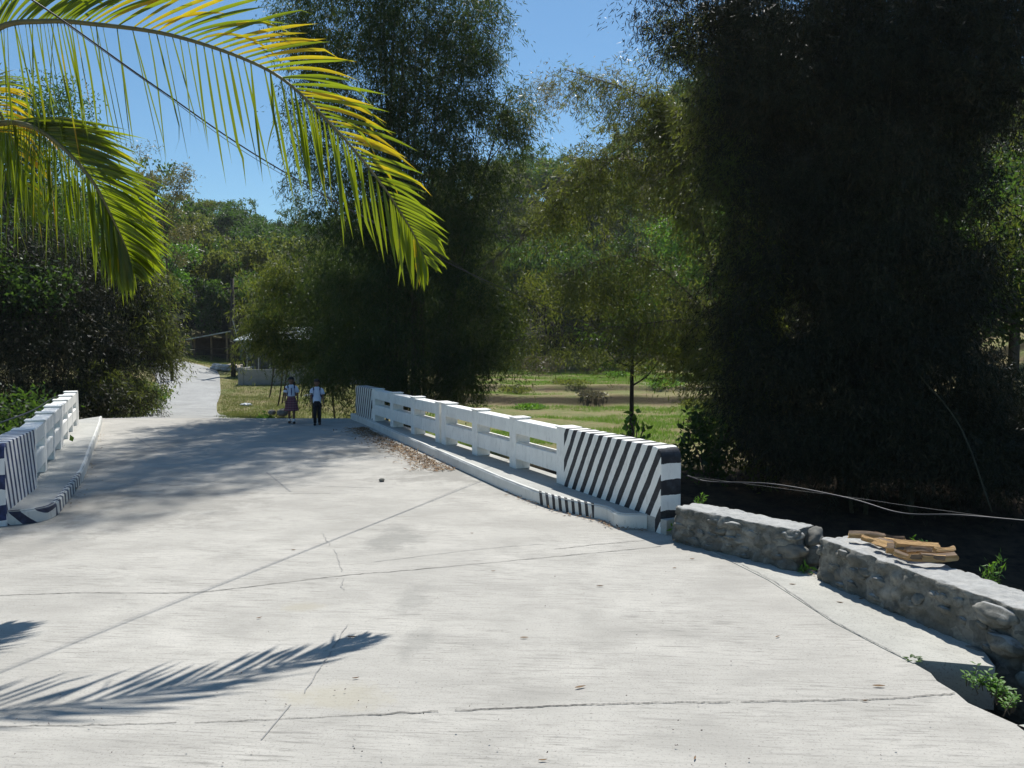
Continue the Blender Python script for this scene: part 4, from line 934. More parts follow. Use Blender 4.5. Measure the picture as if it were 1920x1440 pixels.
def stone_wall(A, B, thick, h, depth, label, seed, dx=.028):
    """A, B: front bottom line ends on the road level; box displaced into rubble"""
    D = (B - A); L_ = D.length; D = D.normalized()
    root = empty('stone_wall', (A.x, A.y, 0)); root.rotation_euler = (0, 0, math.atan2(D.y, D.x))
    tag(root, label, 'stone wall', 'sections of the low rubble wall')
    nx, ny, nz = int(L_ / dx), int(thick / dx), int((h + depth) / dx)
    bm = bmesh.new(); vmap = {}
    def vert(i, j, k):
        if (i, j, k) not in vmap: vmap[(i, j, k)] = bm.verts.new((i / nx * L_, j / ny * thick, k / nz * (h + depth) - depth))
        return vmap[(i, j, k)]
    for i in range(nx):
        for k in range(nz):
            for j in (0, ny): bm.faces.new([vert(i, j, k), vert(i + 1, j, k), vert(i + 1, j, k + 1), vert(i, j, k + 1)])
        for j in range(ny): bm.faces.new([vert(i, j, nz), vert(i + 1, j, nz), vert(i + 1, j + 1, nz), vert(i, j + 1, nz)])
    for j in range(ny):
        for k in range(nz):
            for i in (0, nx): bm.faces.new([vert(i, j, k), vert(i, j + 1, k), vert(i, j + 1, k + 1), vert(i, j, k + 1)])
    r = .04; lo = Vector((r, r, -depth + r)); hi = Vector((L_ - r, thick - r, h - r)); off = Vector((seed * 3.1, 0, 0))
    for v in bm.verts:
        p = v.co; q_ = Vector([min(max(p[a], lo[a]), hi[a]) for a in range(3)]); nn = p - q_
        if nn.length < 1e-6: continue
        nn.normalize(); pw = q_ + nn * r
        s = p * 1.0 + off; s = Vector((s.x, s.y * 1.0, s.z * 1.25))
        s += Vector((mnoise.noise(s * 6), mnoise.noise(s * 6 + Vector((9, 0, 0))), mnoise.noise(s * 6 + Vector((0, 9, 0))))) * .03
        d_ = mnoise.voronoi(s * 7.5)[0]; edge_ = d_[1] - d_[0]
        keep = .5 + .5 * mnoise.noise(s * 2.3)         # parts smeared over with mortar
        bump = (min(edge_, .5) / .5) ** .6 * .075 * (.35 + .9 * max(0, keep - .15)) + mnoise.fractal(s * 16, 1, 2, 4) * .012 + mnoise.noise(s * 3.5) * .022
        topw = max(0, nn.z); bump = bump * (1 - .72 * topw) + topw * mnoise.fractal(s * 5, 1, 2, 4) * .012
        v.co = pw + nn * (bump - .035)
    bmesh.ops.recalc_face_normals(bm, faces=bm.faces)
    me = bpy.data.meshes.new('masonry'); me.materials.append(M_RUB)
    for f in bm.faces: f.smooth = True
    bm.to_mesh(me); bm.free(); link('masonry', me, root)
    return root, D, L_
def boulder(root, loc, sz, rot, seed, m_=None):
    bm = bmesh.new(); bmesh.ops.create_icosphere(bm, subdivisions=4 if seed < 100 else 3, radius=1)
    for v in bm.verts:
        p = v.co.copy(); p += p.normalized() * (mnoise.noise(p * 1.3 + Vector((seed * 5, 0, 0))) * .34 + mnoise.fractal(p * 3 + Vector((seed, 0, 0)), 1, 2, 4) * .07)
        v.co = Matrix.Rotation(rot, 3, 'X') @ Vector((p.x * sz[0], p.y * sz[1], p.z * sz[2])) + Vector(loc)
    me = bpy.data.meshes.new('stone'); me.materials.append(m_ or M_RIVER)
    for f in bm.faces: f.smooth = True
    bm.to_mesh(me); bm.free(); return link('stone', me, root)
M_RIVER = plain('river stone', (.15, .145, .125), .85, .3, 9, bump=.6)
WH = .42
W1A, W1B = gnd(1262, 1016), gnd(1492, 1072)
W2A, W2B = gnd(1530, 1087), gnd(1800, 1205)
W2B = W2A + (W2B - W2A).normalized() * 3.9
r1, D1, L1 = stone_wall(W1A, W1B, .38, WH, .5, 'far section of the low rubble stone wall, next to the striped parapet end', 1)
r2, D2, L2_ = stone_wall(W2A, W2B, .42, WH, .55, 'near section of the low rubble stone wall with split firewood on top', 2)
for (x_, y_, z_, s_, sd) in [(L1 - .10, .06, .33, (.15, .10, .05), 1), (L1 - .06, .05, .19, (.16, .11, .09), 2), (L1 - .12, .03, .04, (.15, .10, .08), 3), (L1 + .03, .25, .30, (.12, .13, .07), 4), (L1 + .03, .24, .12, (.12, .14, .10), 5), (.02, .12, .25, (.08, .14, .08), 6), (.0, .1, .08, (.09, .15, .09), 7)]:
    boulder(r1, (x_, y_, z_), tuple(a * .82 for a in s_), .2 * sd, sd, M_RUB if sd % 2 else None)
for (x_, y_, z_, s_, sd) in [(.03, .12, .30, (.09, .16, .08), 11), (.02, .14, .13, (.10, .16, .09), 12), (1.9, .0, .30, (.20, .09, .08), 13), (2.0, -.01, .12, (.18, .08, .10), 14), (1.75, .0, -.08, (.2, .1, .1), 15), (2.3, 0, .2, (.16, .09, .12), 16), (2.25, 0, -.05, (.18, .1, .1), 17), (1.2, .015, .2, (.06, .03, .07), 18), (2.75, 0, .1, (.2, .09, .12), 19), (2.7, 0, .32, (.2, .1, .08), 20)]:
    boulder(r2, (x_, y_, z_), tuple(a * .82 for a in s_), .3 * sd, sd, M_RUB if sd % 3 else None)
for rt_, ln_, cnt in ((r1, L1 - .2, 40), (r2, 2.9, 55)):
    for k in range(cnt):
        z_ = random.uniform(-.06, WH - .07); s_ = random.uniform(.035, .075)
        boulder(rt_, (random.uniform(.05, ln_), random.uniform(.012, .034), z_), (s_ * random.uniform(1, 1.5), s_ * .50, s_ * random.uniform(.7, 1.0)), random.uniform(0, 3), 100 + k, M_RUB)
# gutter bed between road edge and wall
M_DITCH = plain('dark gutter soil', (.075, .062, .045), .95, .5, 6, bump=.8)
gb = [gnd(x, y, -.32) for x, y in ((1650, 1190), (1700, 1330), (2050, 1500), (2100, 1300), (1900, 1180))]
tag(poly_slab('ditch_bed', [Vector((2.2, 5.8, -.34)), Vector((3.2, 3.0, -.34)), Vector((5.6, 2.0, -.34)), Vector((4.6, 6.0, -.34))], .1, M_DITCH), kind='structure')
tag(poly_slab('concrete_patch', [gnd(1906, 1360, .0), gnd(1935, 1356, .0), gnd(2100, 1390, .0), gnd(2100, 1480, .0), gnd(1990, 1420, .0)], .2, M_APRON), kind='structure')

# ------------------------------------------------------------------ split firewood on the near wall section
m, n, l, b = mat('split wood'); co = obj_co(n)
c = nramp(n, l, nnoise(n, l, co, 5, 6, .7, sc=(.5, 7, 7)), [(.3, (.30, .16, .06)), (.5, (.56, .34, .14)), (.7, (.70, .50, .27))])
c = nmix(n, l, nramp(n, l, nnoise(n, l, co, 2, 6, .7, sc=(1, 4, 4)), [(.3, .6), (.42, 0.0)]), c, (.16, .10, .06))
l.new(c, b.inputs['Base Color']); b.inputs['Roughness'].default_value = .85
nbump(n, l, b, nnoise(n, l, co, 12, 8, .8, sc=(.3, 6, 6)), 1.0, .02)
M_SPLIT = m
M_BARKW = plain('wood bark', (.17, .12, .08), .9, .4, 12, bump=.6)
def log_piece(px, py, z, ln, r, yaw, roll, label, seed, pitch=0):
    rs_ = random.Random(seed); p = gnd(px, py, z)
    bm = bmesh.new(); k = rs_.choice([4, 5, 5]); prof = [(math.cos(2 * math.pi * i / k + rs_.uniform(-.35, .35)) * r * rs_.uniform(.75, 1.2), math.sin(2 * math.pi * i / k + rs_.uniform(-.3, .3)) * r * rs_.uniform(.55, .95)) for i in range(k)]
    prof2 = []
    for i in range(k):                       # edge midpoints roughened
        a, b_ = prof[i], prof[(i + 1) % k]
        for t in (0, .33, .66): prof2.append((a[0] + (b_[0] - a[0]) * t, a[1] + (b_[1] - a[1]) * t))
    N_ = 14; rings = []
    bend = rs_.uniform(-.02, .02)
    for j in range(N_):
        t = j / (N_ - 1); x_ = (t - .5) * ln; ring = []
        for i, (y_, z_) in enumerate(prof2):
            nz_ = mnoise.noise(Vector((x_ * 5, i * .9, seed * 3.3))); nf = mnoise.noise(Vector((x_ * 22, i * 1.7, seed)))
            s_ = 1 + .22 * nz_ + .10 * nf; xe = x_ + (mnoise.noise(Vector((i * 2.1, seed, t * 2))) * .03 if j in (0, N_ - 1) else 0)
            ring.append(bm.verts.new((xe, y_ * s_ + bend * math.sin(math.pi * t), z_ * s_)))
        rings.append(ring)
    m_ = len(prof2)
    for j in range(N_ - 1):
        for i in range(m_):
            f = bm.faces.new([rings[j][i], rings[j][(i + 1) % m_], rings[j + 1][(i + 1) % m_], rings[j + 1][i]])
            if i // 3 == 0: f.material_index = 1
    for ring in (rings[0], rings[-1]):
        c_ = bm.verts.new(sum((v.co for v in ring), Vector()) / m_)
        for i in range(m_): bm.faces.new([ring[i], ring[(i + 1) % m_], c_])
    bmesh.ops.recalc_face_normals(bm, faces=bm.faces)
    me = bpy.data.meshes.new('firewood'); me.materials.append(M_SPLIT); me.materials.append(M_BARKW); bm.to_mesh(me); bm.free()
    o = link('firewood', me); o.location = p; o.rotation_euler = (roll, pitch, yaw); return tag(o, label, 'firewood', 'split firewood pieces on the stone wall')
wz = WH + .015
for (px, py, z, ln, r, yaw, roll, lb_) in [
    (1625, 1005, wz + .02, .28, .034, -.10, 1.0, 'greyish split log at the far end of the firewood, squared end showing'),
    (1668, 1006, wz + .03, .24, .026, -.35, 2.0, 'weathered log behind the far end of the firewood row'),
    (1640, 1012, wz + .01, .22, .030, -.5, .3, 'pale split wedge lying half under the far greyish log'),
    (1662, 1020, wz + .03, .21, .036, -.75, .8, 'bright orange split wedge standing out near the far end of the firewood'),
    (1690, 1016, wz + .03, .26, .026, -.2, 2.5, 'thin weathered split piece in the middle of the firewood at the back'),
    (1690, 1031, wz + .02, .22, .034, -.3, 1.4, 'orange-brown split piece low in the middle of the firewood'),
    (1718, 1024, wz + .055, .31, .038, -.05, .2, 'longest pale split log lying on top in the middle of the firewood'),
    (1705, 1042, wz + .012, .24, .028, -.45, .9, 'tan wedge lying under the longest log at the wall edge'),
    (1738, 1046, wz + .02, .25, .032, .05, 2.2, 'split log near the front of the firewood with a ragged end'),
    (1760, 1043, wz + .035, .27, .035, .22, 1.1, 'nearest pale split log with cracked grain at the right end of the pile'),
    (1770, 1030, wz + .07, .19, .026, .35, .4, 'short rough brown piece lying on the nearest split log'),
    (1725, 1035, wz + .02, .22, .028, .0, 1.9, 'small split piece tucked behind the nearest log')]:
    log_piece(px, py, z + .006, ln * 1.05, r * 1.22, yaw * 1.5 - .15 + random.uniform(-.16, .16), roll, lb_, int(px * 7 + py) % 97)

# ------------------------------------------------------------------ loose dead leaves, stone, bag on the road
def dead_leaf(px, py, ln, yaw, label, z=.006, curl=.35, m_=None):
    p = gnd(px, py, z); V, F = [], []; N_ = 8
    for i in range(N_ + 1):
        t = i / N_; w_ = ln * .12 * math.sin(math.pi * (.06 + .9 * t)); x_ = (t - .5) * ln; zc = curl * ln * .35 * (2 * t - 1) ** 2
        V += [(x_, -w_, zc + w_ * .7 + .002), (x_, 0, zc + .001), (x_, w_, zc + w_ * .7 + .002)]
        if i: b_ = 3 * i; F += [(b_ - 3, b_ - 2, b_ + 1, b_), (b_ - 2, b_ - 1, b_ + 2, b_ + 1)]
    o = mk('dry_leaf', V, F, m_ or M_LITTER, smooth=True, tint=[random.uniform(.2, .7)] * len(F)); o.location = p; o.rotation_euler = (0, 0, yaw); return tag(o, label, 'leaf', 'dry leaves lying on the road')
for a in [(1088, 1289, .095, .4, 'curled red-brown leaf lying alone in the middle foreground'), (1303, 1422, .05, 1.2, 'dark reddish leaf at the bottom edge, right of centre'), (1018, 1426, .06, .1, 'thin dark leaf lying at the bottom edge near the centre'),
          (1648, 1287, .10, -.05, 'pale straw-coloured leaf near the weed patch at lower right'), (1622, 1314, .05, .0, 'small grey leaf lying on the long joint at lower right'), (1125, 1099, .08, -.1, 'slim grey stick-like leaf in the mid road'),
          (1265, 1065, .06, .5, 'small dark leaf close to the stone wall and the crack'), (1298, 1048, .07, .2, 'brown leaf on the apron edge by the far wall section'), (1486, 1096, .07, -.2, 'brown leaf on the apron below the gap in the wall'),
          (1458, 1194, .06, .6, 'grey leaf lying mid-way between the apron and the centre of the road'), (667, 1272, .06, .3, 'tan leaf lying just beyond the large dusty stain'), (660, 1195, .09, .1, 'dark curled leaf inside the shadow tip of the palm frond'),
          (486, 1159, .06, .7, 'yellowish leaf in the left half of the road between the cracks'), (550, 1031, .07, -.4, 'small leaf above the long crack, left of centre'), (983, 1196, .08, .05, 'thin dark leaf in the centre of the road'),
          (925, 1071, .05, .2, 'tiny dark leaf just below the long crack at the centre'), (1575, 1130, .07, -.3, 'flat dark leaf on the apron beside the near wall section'), (1615, 1123, .07, .3, 'reddish curled leaf at the foot of the near wall section'), (885, 1000, .05, .1, 'speck-like brown leaf above the long crack')]:
    dead_leaf(a[0], a[1], a[2] * .8, a[3], a[4], curl=random.uniform(.1, .5))
def pebble(px, py, r, label, m_, z=0):
    p = gnd(px, py, z); bm = bmesh.new(); bmesh.ops.create_icosphere(bm, subdivisions=3, radius=r)
    for v in bm.verts: v.co *= 1 + .3 * mnoise.noise(v.co * 1.3 / r + Vector((px, 0, 0))); v.co.z = v.co.z * .7 + r * .55
    me = bpy.data.meshes.new('stone'); me.materials.append(m_); [setattr(f, 'smooth', True) for f in bm.faces]; bm.to_mesh(me); bm.free()
    o = link('stone', me); o.location = p; return tag(o, label, 'stone')
pebble(716, 903, .045, 'small dark stone on the road left of the right kerb', M_RIVER)
pebble(530, 779, .17, 'grey stone at the end of the bridge deck behind the schoolgirl', M_RIVER, -.1)
pebble(510, 777, .12, 'smaller stone left of the grey stone at the end of the deck', M_RIVER, -.1)
pebble(1242, 985, .09, 'broken bit of concrete between the footway end and the stone wall', M_RIVER)
def crumple(px, py, r, label, d=None, name='plastic_bag', cat='litter', col=(.72, .74, .76)):
    p = gnd(px, py) if d is None else Vector(((px - 960) / FPX * d, d, H((px - 960) / FPX * d, d)))
    bm = bmesh.new(); bmesh.ops.create_icosphere(bm, subdivisions=4, radius=1)
    for v in bm.verts:
        q_ = v.co.copy(); k = 1 + .5 * abs(mnoise.noise(q_ * 2.2 + Vector((px, py, 0)))) + .35 * mnoise.noise(q_ * 5 + Vector((px, 0, 0))); v.co = Vector((q_.x * k * r, q_.y * k * r * .6, (q_.z * k * .28 + .3) * r))
    me = bpy.data.meshes.new(name); me.materials.append(plain('crumpled plastic', col, .35, .08, 10, spec=.5)); bm.to_mesh(me); bm.free()
    o = link(name, me); o.location = p; return tag(o, label, cat)
crumple(956, 921, .07, 'crumpled translucent plastic bag lying against the right kerb')
crumple(460, 748, .22, 'scrap of white litter on the grass right of the lane', 36)
crumple(578, 726, .20, 'white scrap lying at the foot of the pale wall behind the boy', 42)
crumple(292, 758, .14, 'white scrap at the left edge of the lane', 33)

# ------------------------------------------------------------------ far wall, shed, pole, sacks
M_FWALL = concrete('weathered wall plaster', (.34, .34, .325), streak=.3)
def local_wall(name, A, B, h, t, label, m_, cat='wall', posts=0, z0=None):
    D = B - A; L_ = D.length; root = empty(name, (A.x, A.y, A.z)); root.rotation_euler = (0, 0, math.atan2(D.y, D.x)); tag(root, label, cat)
    q = MB(); q.box((0, 0, -.6), (L_, t, h)); q.build('wall_panel', m_, root)
    for k in range(posts):
        x_ = k / max(1, posts - 1) * (L_ - .3); q = MB(); q.box((x_, -.06, -.6), (x_ + .3, t + .06, h + .12)); bevel(q.build('pillar', m_, root), .02)
    return root, L_
A_ = at(446, 47.3); B_ = at(705, 48.5)
zb = min(A_[2], B_[2])
fw, fl = local_wall('garden_wall', Vector((A_[0], A_[1], zb)), Vector((B_[0], B_[1], zb)), .95, .18, 'pale grey plastered wall with upright bars above, behind the two children', M_FWALL, posts=4)
q = MB(); q.box((0, .1, -.6), (.18, 6.5, 1.0)); q.build('side_wall', M_FWALL, fw)
M_DKWOOD = plain('dark weathered timber', (.05, .042, .035), .9, .35, 5)
M_BARS = plain('pale painted bars', (.34, .34, .32), .7, .2, 5)
for k in range(12):
    x_ = .5 + k * (fl - .8) / 11; q = MB(); q.tube([Vector((x_, .09, .95)), Vector((x_ + .02, .09, 2.3))], .03, 6); q.build('bar', M_BARS, fw)
# house behind the wall
hx, hy, hz = at(590, 53); hr = tag(empty('house', (hx, hy, hz)), 'low dark house half hidden behind the pale wall and the bamboo', 'house')
q = MB(); q.box((-4.2, 0, -.3), (4.5, 4, 2.5)); q.build('wall_panel', plain('dim house wall', (.12, .115, .10), .9, .3, 2), hr)
q = MB(); q.add([(-5.0, -1, 2.35), (5.2, -1, 2.35), (5.2, 5, 3.3), (-5.0, 5, 3.3), (-5.0, -1, 2.43), (5.2, -1, 2.43), (5.2, 5, 3.38), (-5.0, 5, 3.38)], [(0, 1, 2, 3), (4, 7, 6, 5), (0, 4, 5, 1), (1, 5, 6, 2), (2, 6, 7, 3), (3, 7, 4, 0)]); 
m, n, l, b = mat('blue-grey tin roof'); co = obj_co(n); wv = n.new('ShaderNodeTexWave'); wv.inputs['Scale'].default_value = 2.2; l.new(co, wv.inputs[0])
c = nramp(n, l, nnoise(n, l, co, 1.5, 6, .7), [(.35, (.20, .17, .15)), (.55, (.36, .42, .46)), (.75, (.50, .55, .58))]); l.new(c, b.inputs['Base Color']); b.inputs['Roughness'].default_value = .45; b.inputs['Metallic'].default_value = .3; nbump(n, l, b, wv.outputs[1], .8, .03); M_TIN = m
q.build('roof', M_TIN, hr)
for x_ in (-2.6, .2, 2.6):
    q = MB(); q.box((x_ - .45, -.04, .8), (x_ + .45, .0 - .005, 1.9)); q.build('window', plain('dark window', (.02, .02, .02), .3), hr)
# shed at the end of the lane
sx, sy_, sz = at(392, 62); sr = tag(empty('shed', (sx, sy_, sz)), 'open timber shed with a slanting tin roof at the end of the lane', 'shed')
q = MB(); q.add([(-2.7, -.8, 1.35), (1.6, -.8, 2.15), (1.6, 4, 2.5), (-2.7, 4, 1.7), (-2.7, -.8, 1.43), (1.6, -.8, 2.23), (1.6, 4, 2.58), (-2.7, 4, 1.78)], [(0, 1, 2, 3), (4, 7, 6, 5), (0, 4, 5, 1), (1, 5, 6, 2), (2, 6, 7, 3), (3, 7, 4, 0)])
q.build('roof', M_TIN, sr)
for i, (x_, h_) in enumerate([(-2.3, 1.45), (-1.1, 1.68), (.2, 1.92), (1.4, 2.12)]):
    q = MB(); q.tube([Vector((x_, 0, -.3)), Vector((x_, 0, h_))], .07, 6); q.build('post', M_TWIG, sr)
    q = MB(); q.tube([Vector((x_, 3.6, -.3)), Vector((x_, 3.6, h_ + .2))], .07, 6); q.build('post', M_DKWOOD, sr)
q = MB(); q.box((-2.6, 3.3, -.2), (4.6, 3.4, 1.75)); q.build('back_wall', M_DKWOOD, sr)
q = MB(); [q.tube([Vector((-2.4, -.1, z_)), Vector((1.6, -.1, z_))], .035, 5) for z_ in (.45, .9)]; q.build('rail', M_DKWOOD, sr)
q = MB(); q.box((1.9, 1.4, .0), (3.6, 2.0, 1.5)); q.build('cupboard', plain('blue-grey board', (.10, .14, .16), .7), sr)
# utility pole
px_, py_, pz_ = at(437, 52.5); pr = tag(empty('utility_pole', (px_, py_, pz_)), 'dark wooden utility pole beside the lane at the corner of the pale wall', 'utility pole')
q = MB(); q.tube([Vector((0, 0, -.4)), Vector((.02, 0, 3)), Vector((.05, 0, 6.4))], [.16, .14, .11], 10); q.build('pole', M_DKWOOD, pr, smooth=True)
q = MB(); q.box((-.6, -.05, 5.7), (.7, .05, 5.82)); q.build('crossarm', M_DKWOOD, pr)
q = MB(); q.tube([Vector((.7, .1, -.3)), Vector((.72, .1, 1.9))], .11, 8); q.build('stub', M_DKWOOD, pr)
q = MB(); q.tube([Vector((0.02, -.1, 3.9)), Vector((.35, -.15, 2.6)), Vector((.9, -.1, 1.6))], .03, 5); q.build('stay', plain('pale stay wire', (.4, .4, .38), .6), pr)
# sacks
for k in range(11):
    row = k // 6; x0_, y0_, z0_ = at(401 + (k % 6) * 8 + row * 4, 55.5); bm = bmesh.new(); bmesh.ops.create_icosphere(bm, subdivisions=3, radius=1)
    for v in bm.verts:
        q_ = v.co.copy(); q_ = Vector([math.copysign(abs(a) ** .75, a) for a in q_]); q_ *= 1 + .12 * mnoise.noise(q_ * 1.7 + Vector((k * 3, 0, 0))); v.co = Vector((q_.x * .24, q_.y * .3, q_.z * .13 + .12))
    me = bpy.data.meshes.new('sack'); me.materials.append(plain('woven sack', (.58, .57, .54) if k % 3 else (.42, .42, .42), .7, .2, 8)); [setattr(f, 'smooth', True) for f in bm.faces]; bm.to_mesh(me); bm.free()
    o = link('sack', me); o.location = (x0_, y0_ - .1 * (k % 2), z0_ + .2 * row + .02); o.rotation_euler = (0, 0, k * .7)
    tag(o, 'stuffed white sack in the %s layer of the low heap by the utility pole' % ('upper' if row else 'bottom'), 'sack', 'white sacks heaped at the lane end')
hp = at(430, 57); bm = bmesh.new(); bmesh.ops.create_icosphere(bm, subdivisions=4, radius=1)
for v in bm.verts: v.co = Vector((v.co.x * 1.5, v.co.y * 1.0, v.co.z * .38 * (1 + .4 * mnoise.noise(v.co * 3))))
me = bpy.data.meshes.new('gravel_heap'); me.materials.append(plain('sandy gravel', (.42, .36, .28), .95, .2, 6)); bm.to_mesh(me); bm.free(); o = link('gravel_heap', me); o.location = (hp[0], hp[1], hp[2] + .05); tag(o, 'low heap of pale gravel behind the sacks', 'gravel heap')
# thin saplings and stakes standing on the verge
for px, y0, y1, d, lean_, lb_ in [(505, 726, 640, 41, .2, 'leaning thin stake left of the schoolgirl, farther back'), (521, 752, 650, 36, .25, 'dark crooked sapling stem left of the schoolgirl'), (529, 745, 650, 37.5, .02, 'straight thin stake beside the crooked sapling'), (564, 722, 670, 42.5, .05, 'pale thin stake in front of the wall between the children')]:
    b_ = dep(px, y0, d); b_.z = H(b_.x, b_.y) - .1; t_ = dep(px + 8, y1, d); q = MB()
    q.tube(spline([Vector((-.3 * lean_ * 4, 0, -.02)), Vector((0, 0, .12)), Vector((t_.x - b_.x, 0, (t_.z - b_.z) * .6)), Vector(((t_.x - b_.x) * .8, 0, t_.z - b_.z))], 10), .035, 6)
    o = q.build('stake', M_DKWOOD, None, smooth=True); o.location = b_; tag(o, lb_, 'stake')
b_ = dep(636, 771, 26.5); o = MB(); o.tube([Vector((-2.1, 0, .0)), Vector((0, .1, -.03)), Vector((1.2, .2, -.06))], .02, 5); o = o.build('pipe', M_BARS, None); o.location = (b_.x + .3, 26.0, H(b_.x, 26) + .25); tag(o, 'thin grey pipe lying low behind the boy', 'pipe')

# ------------------------------------------------------------------ the two schoolchildren
M_SKIN = plain('brown skin', (.17, .09, .055), .6, .06, 10, bump=0); M_HAIR = plain('black hair', (.010, .009, .009), .5, .2, 20, bump=0)
M_SHIRT = plain('white school shirt', (.62, .66, .78), .85, .05, 10, bump=.1); M_BAGB = plain('navy bag cloth', (.025, .035, .12), .7, .15, 10)
M_TROUS = plain('black trousers', (.014, .014, .018), .85, .2, 10); M_SHOE = plain('black shoe', (.012, .012, .012), .4, .1, 10); M_SOCK = plain('white sock', (.7, .7, .7), .8, .05, 10)
m, n, l, b = mat('red checked skirt cloth'); co = obj_co(n); sp_ = n.new('ShaderNodeSeparateXYZ'); l.new(co, sp_.inputs[0])
fx = nmath(n, l, 'LESS_THAN', nmath(n, l, 'FRACT', nmath(n, l, 'MULTIPLY', sp_.outputs[0], 16)), .3); fz = nmath(n, l, 'LESS_THAN', nmath(n, l, 'FRACT', nmath(n, l, 'MULTIPLY', sp_.outputs[2], 16)), .3)
c = nmix(n, l, fx, (.16, .045, .06), (.07, .03, .05)); c = nmix(n, l, nmath(n, l, 'MULTIPLY', fz, .5), c, (.28, .18, .18)); l.new(c, b.inputs['Base Color']); b.inputs['Roughness'].default_value = .9; M_SKIRT = m
def loft(rings, n_=24, cap=True):
    """rings: (cx, cy, cz, rx, ry)"""
    V, F = [], []
    for (cx_, cy_, cz_, rx, ry) in rings:
        V += [(cx_ + rx * math.cos(2 * math.pi * k / n_), cy_ + ry * math.sin(2 * math.pi * k / n_), cz_) for k in range(n_)]
    for i in range(len(rings) - 1):
        for k in range(n_): F.append((i * n_ + k, i * n_ + (k + 1) % n_, (i + 1) * n_ + (k + 1) % n_, (i + 1) * n_ + k))
    if cap: F += [tuple(range(n_))[::-1], tuple((len(rings) - 1) * n_ + k for k in range(n_))]
    return V, F
def person(loc, h, girl, label, yaw=0.0, step=.10):
    s = h / 1.27; root = tag(empty('person', loc), label, 'person'); root.rotation_euler = (0, 0, yaw); root.scale = (s, s, s)
    # body skeleton, facing -Y (towards the camera); root vertex = pelvis
    V = [(0, 0, .66)]; E = []; Rr = [(.085, .065)]
    def add(par, p, r):
        V.append(p); E.append((par, len(V) - 1)); Rr.append(r if isinstance(r, tuple) else (r, r)); return len(V) - 1
    a = add(0, (0, 0, .76), (.080, .058)); a = add(a, (0, 0, .88), (.098, .065)); ch = add(a, (0, .005, .975), (.085, .058)); nk = add(ch, (0, 0, 1.04), .034); hd0 = add(nk, (0, -.006, 1.09), .045)
    hd = add(hd0, (0, -.010, 1.135), (.066, .072)); add(hd, (0, -.004, 1.20), (.066, .074)); 
    nose = add(hd, (0, -.088, 1.128), .010)
    for sd in (-1, 1):
        add(hd, (sd * .074, .0, 1.135), .011)          # ears
        sw = sd * step
        hip = add(0, (sd * .062, 0, .60), (.062, .062)); kn = add(hip, (sd * .06, -sw * .45 - .01, .35), (.042, .042)); an = add(kn, (sd * .055, -sw * .5 + (.06 if sw < 0 else -.0), .085), (.026, .028)); hl = add(an, (sd * .055, -sw * .5 + (.05 if sw < 0 else -.01), .04), (.028, .03)); add(hl, (sd * .06, -sw * .5 - .10, .028), (.026, .02))
        sh = add(ch, (sd * .115, .005, .985), (.040, .040)); el = add(sh, (sd * .155, .01 + sw * .15, .80), (.029, .029)); wr_ = add(el, (sd * .165, -.03 + sw * .35, .635), (.020, .022)); pm = add(wr_, (sd * .165, -.04 + sw * .4, .585), (.014, .026))
        for j in range(4):
            yj = -.062 + j * .016 + sw * .4; f1_ = add(pm, (sd * .163, yj, .555), .0078); add(f1_, (sd * (.155 - .004 * j), yj + .004, .525 + .005 * abs(j - 1)), .0065)
        th = add(wr_, (sd * .150, -.062 + sw * .4, .600), .009); add(th, (sd * .143, -.070 + sw * .4, .575), .0075)
    me = bpy.data.meshes.new('body'); me.from_pydata(V, E, []); me.update(); me.materials.append(M_SKIN)
    o = link('body', me, root); sk = o.modifiers.new('skin', 'SKIN'); sk.use_smooth_shade = True
    for i, r in enumerate(Rr): me.skin_vertices[0].data[i].radius = r
    me.skin_vertices[0].data[0].use_root = True
    sb = o.modifiers.new('sub', 'SUBSURF'); sb.levels = 2; sb.render_levels = 2
    # face
    for sd in (-1, 1):
        q = MB(); q.tube([Vector((sd * .026, -.078, 1.150)), Vector((sd * .026, -.086, 1.150))], .008, 8); q.build('eye', M_HAIR, root)
    q = MB(); q.tube([Vector((-.020, -.078, 1.100)), Vector((0, -.083, 1.098)), Vector((.020, -.078, 1.100))], .004, 6); q.build('mouth', plain('lips', (.16, .06, .05), .5), root)
    # hair
    rings = [(0, .012, 1.115, .070, .068), (0, .012, 1.15, .082, .085), (0, .008, 1.19, .084, .090), (0, .006, 1.225, .074, .080), (0, .006, 1.25, .050, .056), (0, .006, 1.262, .018, .02)]
    Vh, Fh = loft(rings)
    Vh = [(x, y if z > 1.185 else max(y, -.030), z) for x, y, z in Vh]
    mk('hair', Vh, Fh, M_HAIR, root, smooth=True)
    if girl:
        q = MB(); q.tube(spline([Vector((.055, .05, 1.13)), Vector((.075, .045, 1.05)), Vector((.07, .03, .985))], 8), [.026, .034, .034, .034, .032, .028, .02, .008], 8); q.build('ponytail', M_HAIR, root, smooth=True)
    # shirt: torso loft and sleeves in one mesh
    bot = .70 if girl else .60
    rings = [(0, .004, bot, .112 if not girl else .098, .082), (0, .004, bot + .06, .112 if not girl else .094, .080), (0, .004, .84, .112, .080), (0, .005, .94, .122, .078), (0, .006, .99, .116, .068), (0, .004, 1.02, .075, .055), (0, 0, 1.045, .048, .046)]
    Vs, Fs = loft(rings, 28)
    for sd in (-1, 1):
        o_ = len(Vs); P = [Vector((sd * .085, .005, .985)), Vector((sd * .125, .006, .955)), Vector((sd * .148, .008 + sd * step * .08, .885)), Vector((sd * .160, .010 + sd * step * .12, .835))]; q = MB(); q.tube(P, [.045, .050, .052, .056], 14); Vs += q.v; Fs += [tuple(i + o_ for i in f) for f in q.f]
    mk('shirt', Vs, Fs, M_SHIRT, root, smooth=True)
